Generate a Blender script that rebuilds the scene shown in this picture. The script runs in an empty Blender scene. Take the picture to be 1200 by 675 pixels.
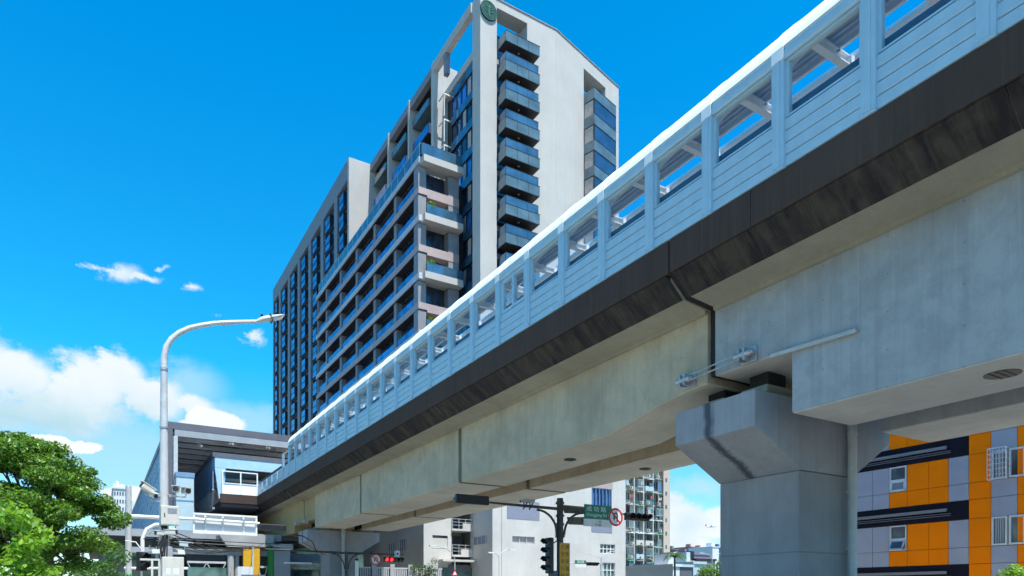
# Street corner under an elevated railway: viaduct, pier, station, tower, signals.
EXPOSURE=0.76
SKY_TINT=[(0.0,(1.0,1.15,1.15)),(.14,(.62,1.18,1.25)),(.3,(.09,1.24,1.55)),(.6,(.0,1.15,1.65)),(.7,(.0,1.1,1.55)),(.84,(.75,1.0,1.05)),(1,(.85,1.0,1.05))]
CLOUD_K=6.1
import bpy, math, random
from mathutils import Vector, Matrix
R = math.radians
random.seed(7)
scn = bpy.context.scene
COL = scn.collection
CAM_H = 1.6
HEAD = R(31.2)
SH, CH = math.sin(HEAD), math.cos(HEAD)

# survey helper: where the sight line through a photo point (1200 px wide) meets a real plane of the street
def at(px, py, X=None, Y=None, d=None):
    t = (px-600)/800.0
    ax, ay = SH+CH*t, CH-SH*t
    if X is not None: d = X/ax
    elif Y is not None: d = Y/ay
    return Vector((ax*d, ay*d, CAM_H+(697-py)*d/800.0))

# ------------------------------------------------------------------ mesh builder
class MB:
    def __init__(s): s.v=[]; s.f=[]; s.sm=[]
    def add(s, vs, fs, smooth=False):
        b=len(s.v); s.v += [tuple(v) for v in vs]
        for f in fs: s.f.append(tuple(b+i for i in f)); s.sm.append(smooth)
        return s
    def box(s, x0,x1,y0,y1,z0,z1):
        if x0>x1: x0,x1=x1,x0
        if y0>y1: y0,y1=y1,y0
        if z0>z1: z0,z1=z1,z0
        v=[(x0,y0,z0),(x1,y0,z0),(x1,y1,z0),(x0,y1,z0),(x0,y0,z1),(x1,y0,z1),(x1,y1,z1),(x0,y1,z1)]
        return s.add(v,[(0,3,2,1),(4,5,6,7),(0,1,5,4),(1,2,6,5),(2,3,7,6),(3,0,4,7)])
    def obox(s, c, ux, uy, uz, hx, hy, hz):
        c=Vector(c); ux=Vector(ux).normalized()*hx; uy=Vector(uy).normalized()*hy; uz=Vector(uz).normalized()*hz
        v=[c+a*ux+b*uy+g*uz for g in (-1,1) for a,b in ((-1,-1),(1,-1),(1,1),(-1,1))]
        return s.add(v,[(0,3,2,1),(4,5,6,7),(0,1,5,4),(1,2,6,5),(2,3,7,6),(3,0,4,7)])
    def bar(s, a, b, w, h, up=(0,0,1)):
        a=Vector(a); b=Vector(b); d=(b-a); L=d.length; d.normalize()
        up=Vector(up)
        if abs(d.dot(up))>.98: up=Vector((1,0,0))
        sx=d.cross(up).normalized(); uz=sx.cross(d).normalized()
        return s.obox((a+b)/2, sx, d, uz, w/2, L/2, h/2)
    def cyl(s, a, b, r0, r1=None, n=12, caps=True, smooth=True):
        r1 = r0 if r1 is None else r1
        a=Vector(a); b=Vector(b); d=(b-a).normalized()
        up=Vector((0,0,1)) if abs(d.z)<.95 else Vector((1,0,0))
        x=d.cross(up).normalized(); y=d.cross(x).normalized()
        vs=[]
        for p,r in ((a,r0),(b,r1)):
            for i in range(n):
                t=2*math.pi*i/n; vs.append(p+x*(r*math.cos(t))+y*(r*math.sin(t)))
        s.add(vs,[(i,(i+1)%n,n+(i+1)%n,n+i) for i in range(n)],smooth)
        if caps: s.add(vs,[tuple(range(n))[::-1],tuple(range(n,2*n))])
        return s
    def tube(s, pts, r, n=10, smooth=True):
        pts=[Vector(p) for p in pts]; m=len(pts)
        rs = r if isinstance(r,(list,tuple)) else [r]*m
        vs=[]; prev=None
        for i,p in enumerate(pts):
            d=(pts[min(i+1,m-1)]-pts[max(i-1,0)]).normalized()
            if prev is None:
                up=Vector((0,0,1)) if abs(d.z)<.9 else Vector((0,1,0))
                x=d.cross(up).normalized()
            else:
                x=(prev-d*prev.dot(d)).normalized()
            prev=x; y=d.cross(x).normalized()
            for k in range(n):
                t=2*math.pi*k/n; vs.append(p+x*(rs[i]*math.cos(t))+y*(rs[i]*math.sin(t)))
        fs=[(i*n+k,i*n+(k+1)%n,(i+1)*n+(k+1)%n,(i+1)*n+k) for i in range(m-1) for k in range(n)]
        s.add(vs,fs,smooth); s.add(vs,[tuple(range(n))[::-1],tuple(range((m-1)*n,m*n))])
        return s
    def prism(s, poly, axis, a, b):
        """poly: 2D points in the plane across axis ('x': (y,z), 'y': (x,z), 'z': (x,y))"""
        def P(u,v,w): return {'x':(w,u,v),'y':(u,w,v),'z':(u,v,w)}[axis]
        n=len(poly)
        vs=[P(u,v,a) for u,v in poly]+[P(u,v,b) for u,v in poly]
        s.add(vs,[tuple(range(n)),tuple(range(n,2*n))[::-1]]+[(i,n+i,n+(i+1)%n,(i+1)%n) for i in range(n)])
        return s
    def quad(s,a,b,c,d): return s.add([a,b,c,d],[(0,1,2,3)])
    def ellip(s, c, rx, ry, rz, nu=12, nv=8, noise=0):
        vs=[];c=Vector(c)
        for j in range(nv+1):
            th=math.pi*j/nv
            for i in range(nu):
                ph=2*math.pi*i/nu
                k=1+random.uniform(-noise,noise)
                vs.append(c+Vector((rx*k*math.sin(th)*math.cos(ph),ry*k*math.sin(th)*math.sin(ph),rz*k*math.cos(th))))
        s.add(vs,[(j*nu+i,(j+1)*nu+i,(j+1)*nu+(i+1)%nu,j*nu+(i+1)%nu) for j in range(nv) for i in range(nu)],True)
        return s

ORG={}
def origin(o): return ORG.get(o.name, Vector((0,0,0)))
def thing(name, label, cat, loc=(0,0,0), group=None):
    o=bpy.data.objects.new(name,None); COL.objects.link(o); o.location=loc
    o.empty_display_size=.3
    ORG[o.name]=Vector(loc)
    o['label']=label; o['category']=cat
    if group: o['group']=group
    return o
def mesh_of(name, mb, m, org, recalc=True):
    me=bpy.data.meshes.new(name)
    me.from_pydata([(v[0]-org.x,v[1]-org.y,v[2]-org.z) for v in mb.v],[],mb.f)
    me.polygons.foreach_set('use_smooth',mb.sm)
    if recalc and len(mb.f)<20000:
        import bmesh
        bm=bmesh.new(); bm.from_mesh(me); bmesh.ops.recalc_face_normals(bm,faces=bm.faces); bm.to_mesh(me); bm.free()
    if m: me.materials.append(m)
    me.update()
    return me
def part(name, mb, m, parent, label=None, stuff=False, bevel=0, recalc=True):
    """one mesh, world coordinates in, parented at the thing's origin"""
    org=origin(parent)
    o=bpy.data.objects.new(name, mesh_of(name,mb,m,org,recalc)); COL.objects.link(o)
    o.parent=parent; ORG[o.name]=org
    if label: o['label']=label
    if stuff: o['kind']='stuff'
    if bevel:
        b=o.modifiers.new('bevel','BEVEL'); b.width=bevel; b.segments=2; b.limit_method='ANGLE'; b.angle_limit=R(40)
    return o
def solo(name, mb, m, label, cat, loc, group=None, kind=None, bevel=0, recalc=True):
    loc=Vector(loc)
    o=bpy.data.objects.new(name, mesh_of(name,mb,m,loc,recalc)); COL.objects.link(o); o.location=loc; ORG[o.name]=loc
    if label: o['label']=label
    if cat: o['category']=cat
    if group: o['group']=group
    if kind: o['kind']=kind
    if bevel:
        b=o.modifiers.new('bevel','BEVEL'); b.width=bevel; b.segments=2; b.limit_method='ANGLE'
    return o
def struct(name, mb, m): return solo(name, mb, m, None, None, (0,0,0), kind='structure')
def shifted(src, dv, parent=None):
    """a repeat of a part: shares the mesh, moved by dv; sub-parts come along"""
    c=src.copy(); COL.objects.link(c); c.parent=parent or src.parent
    c.location=src.location+Vector(dv); ORG[c.name]=ORG[src.name]
    for ch in src.children:
        g=ch.copy(); COL.objects.link(g); g.parent=c
    return c
def dup(root, loc, label=None):
    r=root.copy(); COL.objects.link(r); r.location=loc; ORG[r.name]=Vector(loc)
    if label: r['label']=label
    for ch in list(root.children):
        c=ch.copy(); COL.objects.link(c); c.parent=r
        for g in ch.children:
            d=g.copy(); COL.objects.link(d); d.parent=c
    return r
def text_part(name, body, m, parent, centre, ux, uz, height, extrude=.004, width=None):
    """real lettering as a thin raised mesh; ux = reading direction, uz = up"""
    cu=bpy.data.curves.new(name,'FONT'); cu.body=body; cu.size=1.0; cu.extrude=.02; cu.align_x='CENTER'; cu.align_y='CENTER'; cu.resolution_u=2
    tmp=bpy.data.objects.new('tmp_text',cu); COL.objects.link(tmp)
    dg=bpy.context.evaluated_depsgraph_get(); dg.update()
    me=bpy.data.meshes.new_from_object(tmp.evaluated_get(dg))
    bpy.data.objects.remove(tmp)
    xs=[v.co.x for v in me.vertices]; ys=[v.co.y for v in me.vertices]
    if not xs: return None
    w=max(xs)-min(xs); h=max(ys)-min(ys); cx=(max(xs)+min(xs))/2; cy=(max(ys)+min(ys))/2
    sy=height/h; sx=sy if width is None else width/w
    ux=Vector(ux).normalized(); uz=Vector(uz).normalized(); n=ux.cross(uz)
    org=origin(parent); c=Vector(centre)-org
    for v in me.vertices:
        v.co=c+ux*((v.co.x-cx)*sx)+uz*((v.co.y-cy)*sy)+n*(v.co.z/.02*extrude)
    me.materials.clear(); me.materials.append(m); me.update()
    o=bpy.data.objects.new(name,me); COL.objects.link(o); o.parent=parent; ORG[o.name]=org
    return o

# ------------------------------------------------------------------ materials
def lin(c):
    return tuple(((x/255)/12.92 if x/255<=.04045 else ((x/255+.055)/1.055)**2.4) for x in c)
class NT:
    def __init__(s,tree): s.t=tree; s.n=tree.nodes; s.l=tree.links
    def node(s,typ,**kw):
        n=s.n.new(typ)
        for k,v in kw.items(): setattr(n,k,v)
        return n
    def link(s,a,b): s.l.new(a,b)
    def val(s,sock,v):
        if isinstance(v,(int,float)): sock.default_value=v
        elif isinstance(v,tuple): sock.default_value=v if len(v)==len(sock.default_value) else v+(1,)
        else: s.l.new(v,sock)
    def math(s,op,a,b=None,c=None,clamp=False):
        n=s.node('ShaderNodeMath',operation=op,use_clamp=clamp)
        s.val(n.inputs[0],a)
        if b is not None: s.val(n.inputs[1],b)
        if c is not None: s.val(n.inputs[2],c)
        return n.outputs[0]
    def ramp(s,fac,stops,interp='LINEAR'):
        n=s.node('ShaderNodeValToRGB'); cr=n.color_ramp; cr.interpolation=interp
        while len(cr.elements)<len(stops): cr.elements.new(.5)
        for e,(p,c) in zip(cr.elements,stops):
            e.position=p; e.color=(c,c,c,1) if isinstance(c,(int,float)) else tuple(c)+(1,)
        s.val(n.inputs[0],fac); return n.outputs[0]
    def mix(s,fac,a,b,mode='MIX'):
        n=s.node('ShaderNodeMix',data_type='RGBA',blend_type=mode)
        s.val(n.inputs[0],fac); s.val(n.inputs[6],a); s.val(n.inputs[7],b); return n.outputs[2]
    def noise(s,vec,scale,detail=4,rough=.55,dist=0):
        n=s.node('ShaderNodeTexNoise'); n.inputs['Scale'].default_value=scale; n.inputs['Detail'].default_value=detail
        n.inputs['Roughness'].default_value=rough; n.inputs['Distortion'].default_value=dist
        s.link(vec,n.inputs['Vector']); return n.outputs[0]
    def mapping(s,vec,scale=(1,1,1),loc=(0,0,0),rot=(0,0,0)):
        n=s.node('ShaderNodeMapping'); n.inputs['Scale'].default_value=scale; n.inputs['Location'].default_value=loc; n.inputs['Rotation'].default_value=rot
        s.link(vec,n.inputs['Vector']); return n.outputs[0]
def new_mat(name):
    m=bpy.data.materials.new(name); m.use_nodes=True; t=NT(m.node_tree)
    return m,t,t.n['Principled BSDF']
def c3(c): return tuple(c) if not isinstance(c,(int,float)) else (c,c,c)
def scaled(c,k): return tuple(x*k for x in c)
def simple(name,col,rough=.5,metal=0,var=.08,scale=3,spec=None,bump=0,streak=0):
    """paint / metal with faint dirt variation"""
    m,t,p=new_mat(name)
    tc=t.node('ShaderNodeTexCoord').outputs['Object']
    n=t.noise(tc,scale,5,.6)
    f=t.ramp(n,[(.3,0),(.7,1)])
    c=t.mix(f,scaled(col,1-var),scaled(col,1+var))
    if streak:
        s2=t.noise(t.mapping(tc,(2.5,2.5,.18)),1.6,5,.65)
        c=t.mix(t.ramp(s2,[(.45,0),(.75,streak)]),c,scaled(col,.45))
    t.link(c,p.inputs['Base Color']); p.inputs['Roughness'].default_value=rough; p.inputs['Metallic'].default_value=metal
    t.link(t.ramp(n,[(.2,max(0,rough-.08)),(.8,min(1,rough+.1))]),p.inputs['Roughness'])
    if spec is not None: p.inputs['Specular IOR Level'].default_value=spec
    if bump:
        b=t.node('ShaderNodeBump'); b.inputs['Strength'].default_value=bump; b.inputs['Distance'].default_value=.01
        t.link(t.noise(tc,scale*12,4),b.inputs['Height']); t.link(b.outputs[0],p.inputs['Normal'])
    return m
def concrete(name,col,dark=.55,streak=.5,light=.25,boards=0,drip_at=None,seam=None,rough=.85,moss=None,topstain=None,blot=1.0,spec=.25,lightk=1.45,sax=False,edge=False,holes=None):
    m,t,p=new_mat(name)
    tc=t.node('ShaderNodeTexCoord').outputs['Object']
    big=t.noise(tc,.35,6,.6,.4); mid=t.noise(tc,1.7,6,.65,.3); fine=t.noise(tc,22,5,.7)
    st=t.noise(t.mapping(tc,(.3,2.2,.3) if edge else ((2.5,.2,2.5) if sax else (3.2,3.2,.14))),1.3,6,.7,.2)
    st2=t.noise(t.mapping(tc,(.5,7,.5) if edge else ((9,.3,9) if sax else (11,11,.25))),1.1,4,.6)
    c=t.mix(t.math('MULTIPLY',t.ramp(big,[(.35,0),(.68,1)]),blot),scaled(col,.86),scaled(col,1.12))
    c=t.mix(t.ramp(mid,[(.42,0),(.72,.35*blot)]),c,scaled(col,.7))
    c=t.mix(t.ramp(st,[(.5,0),(.78,streak)]),c,scaled(col,dark))
    c=t.mix(t.ramp(st2,[(.56,0),(.74,light)]),c,scaled(col,lightk))
    c=t.mix(t.ramp(fine,[(.3,.16),(.7,0)]),c,scaled(col,.55))
    sx=t.node('ShaderNodeSeparateXYZ'); t.link(tc,sx.inputs[0])
    if boards:
        w=t.math('FRACT',t.math('MULTIPLY',sx.outputs[0],boards))
        c=t.mix(t.ramp(w,[(0,.28),(.06,0),(.94,0),(1,.28)]),c,scaled(col,.6))
    if moss: c=t.mix(t.ramp(t.math('ADD',t.math('MULTIPLY',st,.7),t.math('MULTIPLY',mid,.4)),[(.49,0),(.63,.65)]),c,moss)
    if topstain:   # grime hanging from the top edge, ragged
        z=t.math('SUBTRACT',sx.outputs[2],topstain[0])
        rag=t.noise(t.mapping(tc,(2.6,2.6,.12)),1.5,5,.7)
        g=t.math('ADD',t.math('DIVIDE',z,topstain[1]),t.math('MULTIPLY',rag,1.6))
        c=t.mix(t.ramp(g,[(.62,0),(1.1,topstain[2])]),c,scaled(col,.25))
    if drip_at is not None:
        d=t.math('ABSOLUTE',t.math('SUBTRACT',sx.outputs[1],t.math('ADD',drip_at,t.math('MULTIPLY',t.math('SUBTRACT',t.noise(t.mapping(tc,(.5,.5,1.3)),2,3),.5),.25))))
        e=t.math('ADD',d,t.math('MULTIPLY',t.math('SUBTRACT',st2,.5),.3))
        c=t.mix(t.ramp(e,[(.06,.82),(.22,0)]),c,(.03,.04,.055))
    if holes:
        hy=t.math('MULTIPLY',t.math('SUBTRACT',t.math('FRACT',t.math('DIVIDE',sx.outputs[1],holes[0])),.5),holes[0])
        hz=t.math('MULTIPLY',t.math('SUBTRACT',t.math('FRACT',t.math('DIVIDE',sx.outputs[2],holes[1])),.5),holes[1])
        d=t.math('SQRT',t.math('ADD',t.math('MULTIPLY',hy,hy),t.math('MULTIPLY',hz,hz)))
        c=t.mix(t.ramp(d,[(.012,.55),(.028,0)]),c,scaled(col,.35))
    if seam is not None:
        for zz in seam:
            d=t.math('ABSOLUTE',t.math('SUBTRACT',sx.outputs[2],zz))
            c=t.mix(t.ramp(d,[(.008,.5),(.03,0)]),c,scaled(col,.4))
    t.link(c,p.inputs['Base Color']); p.inputs['Roughness'].default_value=rough; p.inputs['Specular IOR Level'].default_value=spec
    b=t.node('ShaderNodeBump'); b.inputs['Strength'].default_value=.35; b.inputs['Distance'].default_value=.02
    t.link(t.math('ADD',t.math('MULTIPLY',mid,1.0),t.math('MULTIPLY',fine,.4)),b.inputs['Height']); t.link(b.outputs[0],p.inputs['Normal'])
    return m
def glass_dark(name,col,rough=.06,metal=.35,var=.5,scale=.6):
    m,t,p=new_mat(name)
    tc=t.node('ShaderNodeTexCoord').outputs['Object']
    n=t.noise(t.mapping(tc,(1,1,1.2)),scale,2)
    c=t.mix(t.ramp(n,[(.35,0),(.65,1)]),scaled(col,1-var),scaled(col,1+var))
    t.link(c,p.inputs['Base Color']); p.inputs['Roughness'].default_value=rough; p.inputs['Metallic'].default_value=metal
    p.inputs['Specular IOR Level'].default_value=.7
    return m
def clear_glass(name,tint=(.94,.97,1),refl=.01,rough=.03):
    m=bpy.data.materials.new(name); m.use_nodes=True; t=NT(m.node_tree); t.n.clear()
    out=t.node('ShaderNodeOutputMaterial'); tr=t.node('ShaderNodeBsdfTransparent'); gl=t.node('ShaderNodeBsdfGlossy')
    tr.inputs[0].default_value=tint+(1,); gl.inputs['Roughness'].default_value=rough; gl.inputs[0].default_value=(.9,.95,1,1)
    fr=t.node('ShaderNodeLayerWeight'); fr.inputs[0].default_value=.35
    mx=t.node('ShaderNodeMixShader'); t.link(t.math('ADD',t.math('MULTIPLY',fr.outputs['Fresnel'],.10),refl,clamp=True),mx.inputs[0])
    t.link(tr.outputs[0],mx.inputs[1]); t.link(gl.outputs[0],mx.inputs[2]); t.link(mx.outputs[0],out.inputs[0])
    return m
def leaf_mat(name,c1,c2,scale=1.2,trans=.35):
    m=bpy.data.materials.new(name); m.use_nodes=True; t=NT(m.node_tree); t.n.clear()
    out=t.node('ShaderNodeOutputMaterial'); p=t.node('ShaderNodeBsdfPrincipled'); tl=t.node('ShaderNodeBsdfTranslucent')
    tc=t.node('ShaderNodeTexCoord').outputs['Object']
    n=t.noise(tc,scale,4,.7); gi=t.node('ShaderNodeNewGeometry').outputs['Random Per Island']
    f=t.math('ADD',t.math('MULTIPLY',n,.6),t.math('MULTIPLY',gi,.5))
    c=t.mix(t.ramp(f,[(.3,0),(.8,1)]),c1,c2)
    t.link(c,p.inputs['Base Color']); p.inputs['Roughness'].default_value=.42; p.inputs['Specular IOR Level'].default_value=.5
    t.link(t.mix(.5,c,(.35,.55,.05),'MULTIPLY'),tl.inputs[0]); t.link(t.mix(.6,c,(c2[0]*2,c2[1]*1.8,c2[2]*.8)),tl.inputs[0])
    mx=t.node('ShaderNodeMixShader'); mx.inputs[0].default_value=trans
    t.link(p.outputs[0],mx.inputs[1]); t.link(tl.outputs[0],mx.inputs[2]); t.link(mx.outputs[0],out.inputs[0])
    return m
def emis(name,col,s):
    m,t,p=new_mat(name); p.inputs['Base Color'].default_value=col+(1,); p.inputs['Emission Color'].default_value=col+(1,); p.inputs['Emission Strength'].default_value=s
    return m

M={}
M['girder_blue']=concrete('girder_grey_blue',(.33,.355,.365),streak=.45,light=.25,rough=.6,blot=1.8,holes=(1.5,.8))
M['girder']=concrete('girder_green_grey',(.45,.39,.28),streak=.4,light=.3,rough=.65,blot=1.6,holes=(1.5,.8))
M['girder_old']=concrete('girder_yellow_grey',(.40,.31,.16),streak=.5,light=.2)
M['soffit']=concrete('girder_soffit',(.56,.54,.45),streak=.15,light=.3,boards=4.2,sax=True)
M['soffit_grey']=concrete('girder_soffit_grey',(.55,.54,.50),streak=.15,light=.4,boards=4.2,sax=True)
M['slab']=concrete('slab_underside',(.34,.33,.26),streak=.3,light=.2)
M['edge']=concrete('grimy_edge',(.030,.028,.030),dark=.25,streak=.9,light=.6,rough=.85,spec=.08,lightk=2.4,edge=True,blot=2.0,moss=(.085,.075,.063))
M['parapet']=concrete('dark_parapet_plate',(.085,.062,.052),dark=.5,streak=.6,light=.5,rough=.85,blot=.6,spec=.08)
M['cap']=concrete('cap_concrete',(.31,.325,.345),streak=.45,drip_at=.15,light=.2)
M['column']=concrete('column_concrete',(.275,.275,.28),streak=.4,light=.15,seam=(2.75,.4))
M['splice']=simple('splice_filler',(.13,.125,.09),.8,var=.3,scale=6)
M['rubber']=simple('joint_rubber',(.015,.015,.016),.8)
M['galv']=simple('galvanised_steel',(.42,.44,.46),.42,.55,var=.15,scale=5)
M['pole_grey']=simple('pole_grey_paint',(.50,.52,.53),.45,.1,var=.12,scale=4,streak=.15)
M['pvc']=simple('grey_pvc',(.42,.43,.42),.5,var=.12,streak=.25)
M['white_steel']=simple('white_steel_paint',(.78,.79,.78),.42,var=.06,streak=.15)
M['panel_blue']=simple('pale_blue_panel_paint',(.37,.56,.675),.38,var=.06,streak=.12,scale=2)
M['roof_white']=simple('white_roof_paint',(.93,.93,.92),.4,var=.05)
M['corrugated']=simple('corrugated_sheet',(.36,.37,.38),.5,.1,var=.12)
M['inner_dark']=simple('inner_parapet_dark',(.06,.05,.05),.8,var=.3)
M['tower_plaster']=concrete('tower_plaster',(.54,.535,.52),dark=.75,streak=.4,light=.1,blot=.35)
M['tower_grey']=simple('tower_grey_tile',(.21,.225,.26),.6,var=.1,scale=1)
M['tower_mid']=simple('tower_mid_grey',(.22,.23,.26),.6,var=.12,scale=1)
M['tower_pink']=simple('tower_brown_pink_tile',(.40,.32,.32),.6,var=.1,scale=1)
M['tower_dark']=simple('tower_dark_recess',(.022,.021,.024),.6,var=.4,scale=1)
M['frame_dark']=simple('dark_window_frame',(.03,.032,.04),.4,.3)
M['glass_blue']=glass_dark('blue_tower_glass',(.04,.17,.46))
M['bay_glass']=glass_dark('bay_window_glass',(.03,.08,.17),metal=.2,var=.2)
M['glass_navy']=glass_dark('navy_tower_glass',(.015,.035,.08),metal=.15)
M['glass_teal']=glass_dark('grey_teal_balcony_glass',(.11,.17,.20),rough=.18,metal=.1,var=.2)
M['glass_rail']=glass_dark('pale_railing_glass',(.06,.15,.24),rough=.08,metal=.3,var=.25)
M['curtain']=simple('window_curtain',(.42,.38,.36),.8,var=.2,scale=5)
M['clear']=clear_glass('clear_pane')
M['green_dark']=simple('emblem_green',(.001,.045,.03),.4,var=.15)
M['green_light']=simple('emblem_pale_green',(.012,.13,.09),.4,var=.15)
M['orange']=simple('orange_cladding',(.88,.20,.0),.6,var=.06,scale=.8,spec=.08)
M['lav']=simple('lavender_grey_cladding',(.30,.315,.385),.5,var=.08,scale=.8)
M['navy']=simple('navy_cladding',(.010,.010,.018),.7,var=.2,scale=1,spec=.1)
M['rail_grey']=simple('grey_trim',(.17,.175,.20),.5)
M['alu']=simple('aluminium_frame',(.62,.64,.66),.35,.4)
M['white_wall']=concrete('white_plaster_wall',(.60,.59,.56),dark=.7,streak=.45,light=.05,blot=.6)
M['blue_pane']=glass_dark('blue_louvre_glass',(.05,.15,.36),rough=.2,metal=.1)
M['grey_pane']=glass_dark('grey_window_glass',(.09,.11,.13),rough=.1,metal=.1)
M['green_pane']=glass_dark('green_shop_glass',(.08,.15,.14),rough=.1,metal=.1)
M['grey_tile']=simple('blue_grey_tile',(.22,.24,.31),.6,var=.08)
M['black_plastic']=simple('black_plastic',(.012,.013,.016),.4,var=.3)
M['dark_steel']=simple('dark_weathered_steel',(.055,.055,.055),.5,.3,var=.3)
M['off_white']=simple('off_white_box_paint',(.54,.53,.48),.45,var=.06,streak=.15)
M['sign_green']=simple('sign_green',(.004,.17,.085),.4,var=.05)
M['sign_white']=simple('sign_white',(.62,.62,.62),.4,var=.05)
M['sign_red']=simple('sign_red',(.50,.008,.012),.4,var=.05)
M['sign_yellow']=simple('sign_amber',(.62,.30,.012),.45,var=.08)
M['sign_brown']=simple('sign_lettering_brown',(.20,.06,.01),.5)
M['lens_dark']=glass_dark('dark_lens',(.02,.02,.02),rough=.2,metal=0)
M['lamp_red']=emis('lit_red_lamp',(.9,.02,.03),2.2)
M['bark']=simple('bark',(.09,.07,.05),.9,var=.4,scale=6,bump=.6)
M['leaf']=leaf_mat('tree_leaf',(.016,.065,.007),(.15,.31,.03),trans=.28)
M['leaf_bright']=leaf_mat('bush_leaf',(.05,.17,.012),(.22,.42,.04),scale=5,trans=.4)
M['leaf_dull']=leaf_mat('far_leaf',(.03,.09,.02),(.09,.19,.045))
M['bounce_road']=simple('pale_bounce_carriageway',(.30,.29,.26),.9,var=.25,scale=1.5,bump=.4)  # unseen carriageway, made pale to bounce light up to the undersides
M['ground']=simple('ground_earth',(.13,.13,.10),.95,var=.25,scale=.2)
M['paving']=simple('pavement_slabs',(.42,.40,.36),.85,var=.15,scale=2)
M['marking']=simple('road_paint',(.72,.72,.70),.7,var=.12,scale=6)
M['kerb']=simple('kerb_stone',(.34,.33,.31),.85,var=.15)
M['st_dark']=simple('station_dark_fascia',(.11,.11,.135),.5,var=.1,scale=1)
M['st_grey']=simple('station_grey',(.30,.32,.35),.55,var=.1,scale=1)
M['st_blue']=simple('station_blue_panel',(.16,.27,.42),.4,var=.12,scale=1)
M['st_pale']=simple('station_pale_panel',(.42,.54,.58),.4,var=.06,scale=1)
M['frosted']=simple('frosted_screen',(.72,.82,.88),.3,var=.25,scale=.5)
M['skylight']=simple('skylight_sheet',(.62,.66,.50),.4)
M['st_glass']=glass_dark('station_blue_glass',(.12,.27,.48),rough=.1,metal=.3,var=.3)
M['yellow_wall']=simple('yellow_cladding',(.60,.33,.01),.5)
M['green_post']=simple('green_post_paint',(.02,.20,.03),.5)
M['band_grey']=simple('wing_band_grey',(.50,.51,.54),.6,var=.08,scale=1,streak=.2)
M['lightgrey']=concrete('light_grey_render',(.40,.41,.42),dark=.8,streak=.3,light=.1)
M['pink_tile']=simple('far_pink_tile',(.36,.20,.20),.8,var=.15,scale=.1)
M['far_grey']=simple('far_grey_wall',(.20,.21,.19),.8,var=.15,scale=.1)
M['far_purple']=simple('far_purple_wall',(.22,.17,.24),.8,var=.15,scale=.1)
M['far_white']=simple('far_white_wall',(.62,.66,.70),.7,var=.08,scale=.1)
M['far_blue']=simple('far_blue_wall',(.10,.17,.30),.6,var=.15,scale=.1)
M['far_red']=simple('far_red_roof',(.38,.10,.09),.8,var=.2,scale=.3)
M['beige_wall']=concrete('aged_beige_wall',(.58,.56,.50),dark=.6,streak=.5,light=.1)
M['pinkish']=simple('pinkish_pier_tile',(.50,.42,.36),.8,var=.1)
M['teal_sheet']=simple('teal_awning_sheet',(.06,.26,.20),.6,var=.2)
M['brick']=simple('red_brown_wall',(.20,.07,.045),.85,var=.25,scale=3)
# ------------------------------------------------------------------ viaduct
CX=17.36
def mx(x): return 2*CX-x       # mirror across the viaduct's centre line
via=thing('viaduct','grey elevated railway viaduct with black stained edge crossing the picture','viaduct',(CX,0,0))
spans=[(-31,12.96),(13.22,56.1),(56.35,100.0)]
for k,(a,b) in enumerate(spans):
    mb=MB()
    poly=[(13.34,9.47),(14.3,9.372),(mx(14.3),9.372),(mx(13.34),9.47),(mx(12.9),9.86),(mx(12.9),10.25),(12.9,10.25),(12.9,9.86)]
    mb.prism(poly,'y',a,b)
    mb.box(14.19,14.297,a+.02,b-.02,9.28,9.40); mb.box(mx(14.19),mx(14.297),a+.02,b-.02,9.28,9.40)
    part('deck_slab',mb,M['slab'],via)
    for side in (0,1):
        f=(lambda x:x) if side==0 else mx
        # grimy sloping edge, in castings a few metres long
        mb=MB(); y=a
        while y<b-.1:
            y2=min(b,y+5.2)
            mb.prism([(f(13.34),9.455),(f(12.76),9.955),(f(12.76),10.05),(f(12.9),10.05),(f(12.9),9.9),(f(13.34),9.50)],'y',y+.006,y2-.006); y=y2
        part('edge_beam',mb,M['edge'],via)
        mb=MB(); y=a-.11
        while y<b+.1:
            y2=min(b+.11,y+10.4)
            mb.prism([(f(12.70),9.98),(f(12.70),10.83),(f(12.95),10.83),(f(12.95),10.25),(f(12.90),10.0)],'y',y+.008,y2-.008); y=y2
        part('parapet',mb,M['parapet'],via)
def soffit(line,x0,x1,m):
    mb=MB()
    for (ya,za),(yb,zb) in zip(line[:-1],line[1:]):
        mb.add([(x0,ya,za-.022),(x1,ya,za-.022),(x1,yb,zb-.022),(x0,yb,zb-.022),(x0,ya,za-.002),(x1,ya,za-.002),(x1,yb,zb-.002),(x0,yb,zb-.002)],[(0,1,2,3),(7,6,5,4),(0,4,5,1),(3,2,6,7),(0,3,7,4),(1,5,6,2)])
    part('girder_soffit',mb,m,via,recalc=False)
def girder(polys,x0,x1,m,label=None):
    for pl in polys:
        mb=MB(); mb.prism(pl,'x',x0,x1)
        part('box_girder',mb,m,via,label=label,bevel=.012)
ZT=9.368
near=[(-29.4,6.0),(10.58,6.0),(10.58,7.55),(12.98,7.55),(12.98,ZT),(-31,ZT),(-31,7.5),(-29.4,7.5)]
m1=[(13.25,7.42),(14.1,7.40),(15.2,7.28),(16.4,7.06),(17.6,6.86),(28.1,6.82),(28.1,ZT),(13.25,ZT)]
m2=[(28.45,6.82),(42.1,6.82),(42.1,ZT),(28.45,ZT)]
m3=[(42.45,6.82),(53.0,6.82),(53.0,7.5),(53.0,ZT),(42.45,ZT)]
m4=[(53.0,7.5),(56.1,7.5),(56.1,ZT),(53.0,ZT)]
f1=[(56.35,7.5),(59.5,7.5),(59.5,6.9),(74,6.9),(74,ZT),(56.35,ZT)]
f2=[(74.3,6.9),(100,6.9),(100,ZT),(74.3,ZT)]
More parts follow.
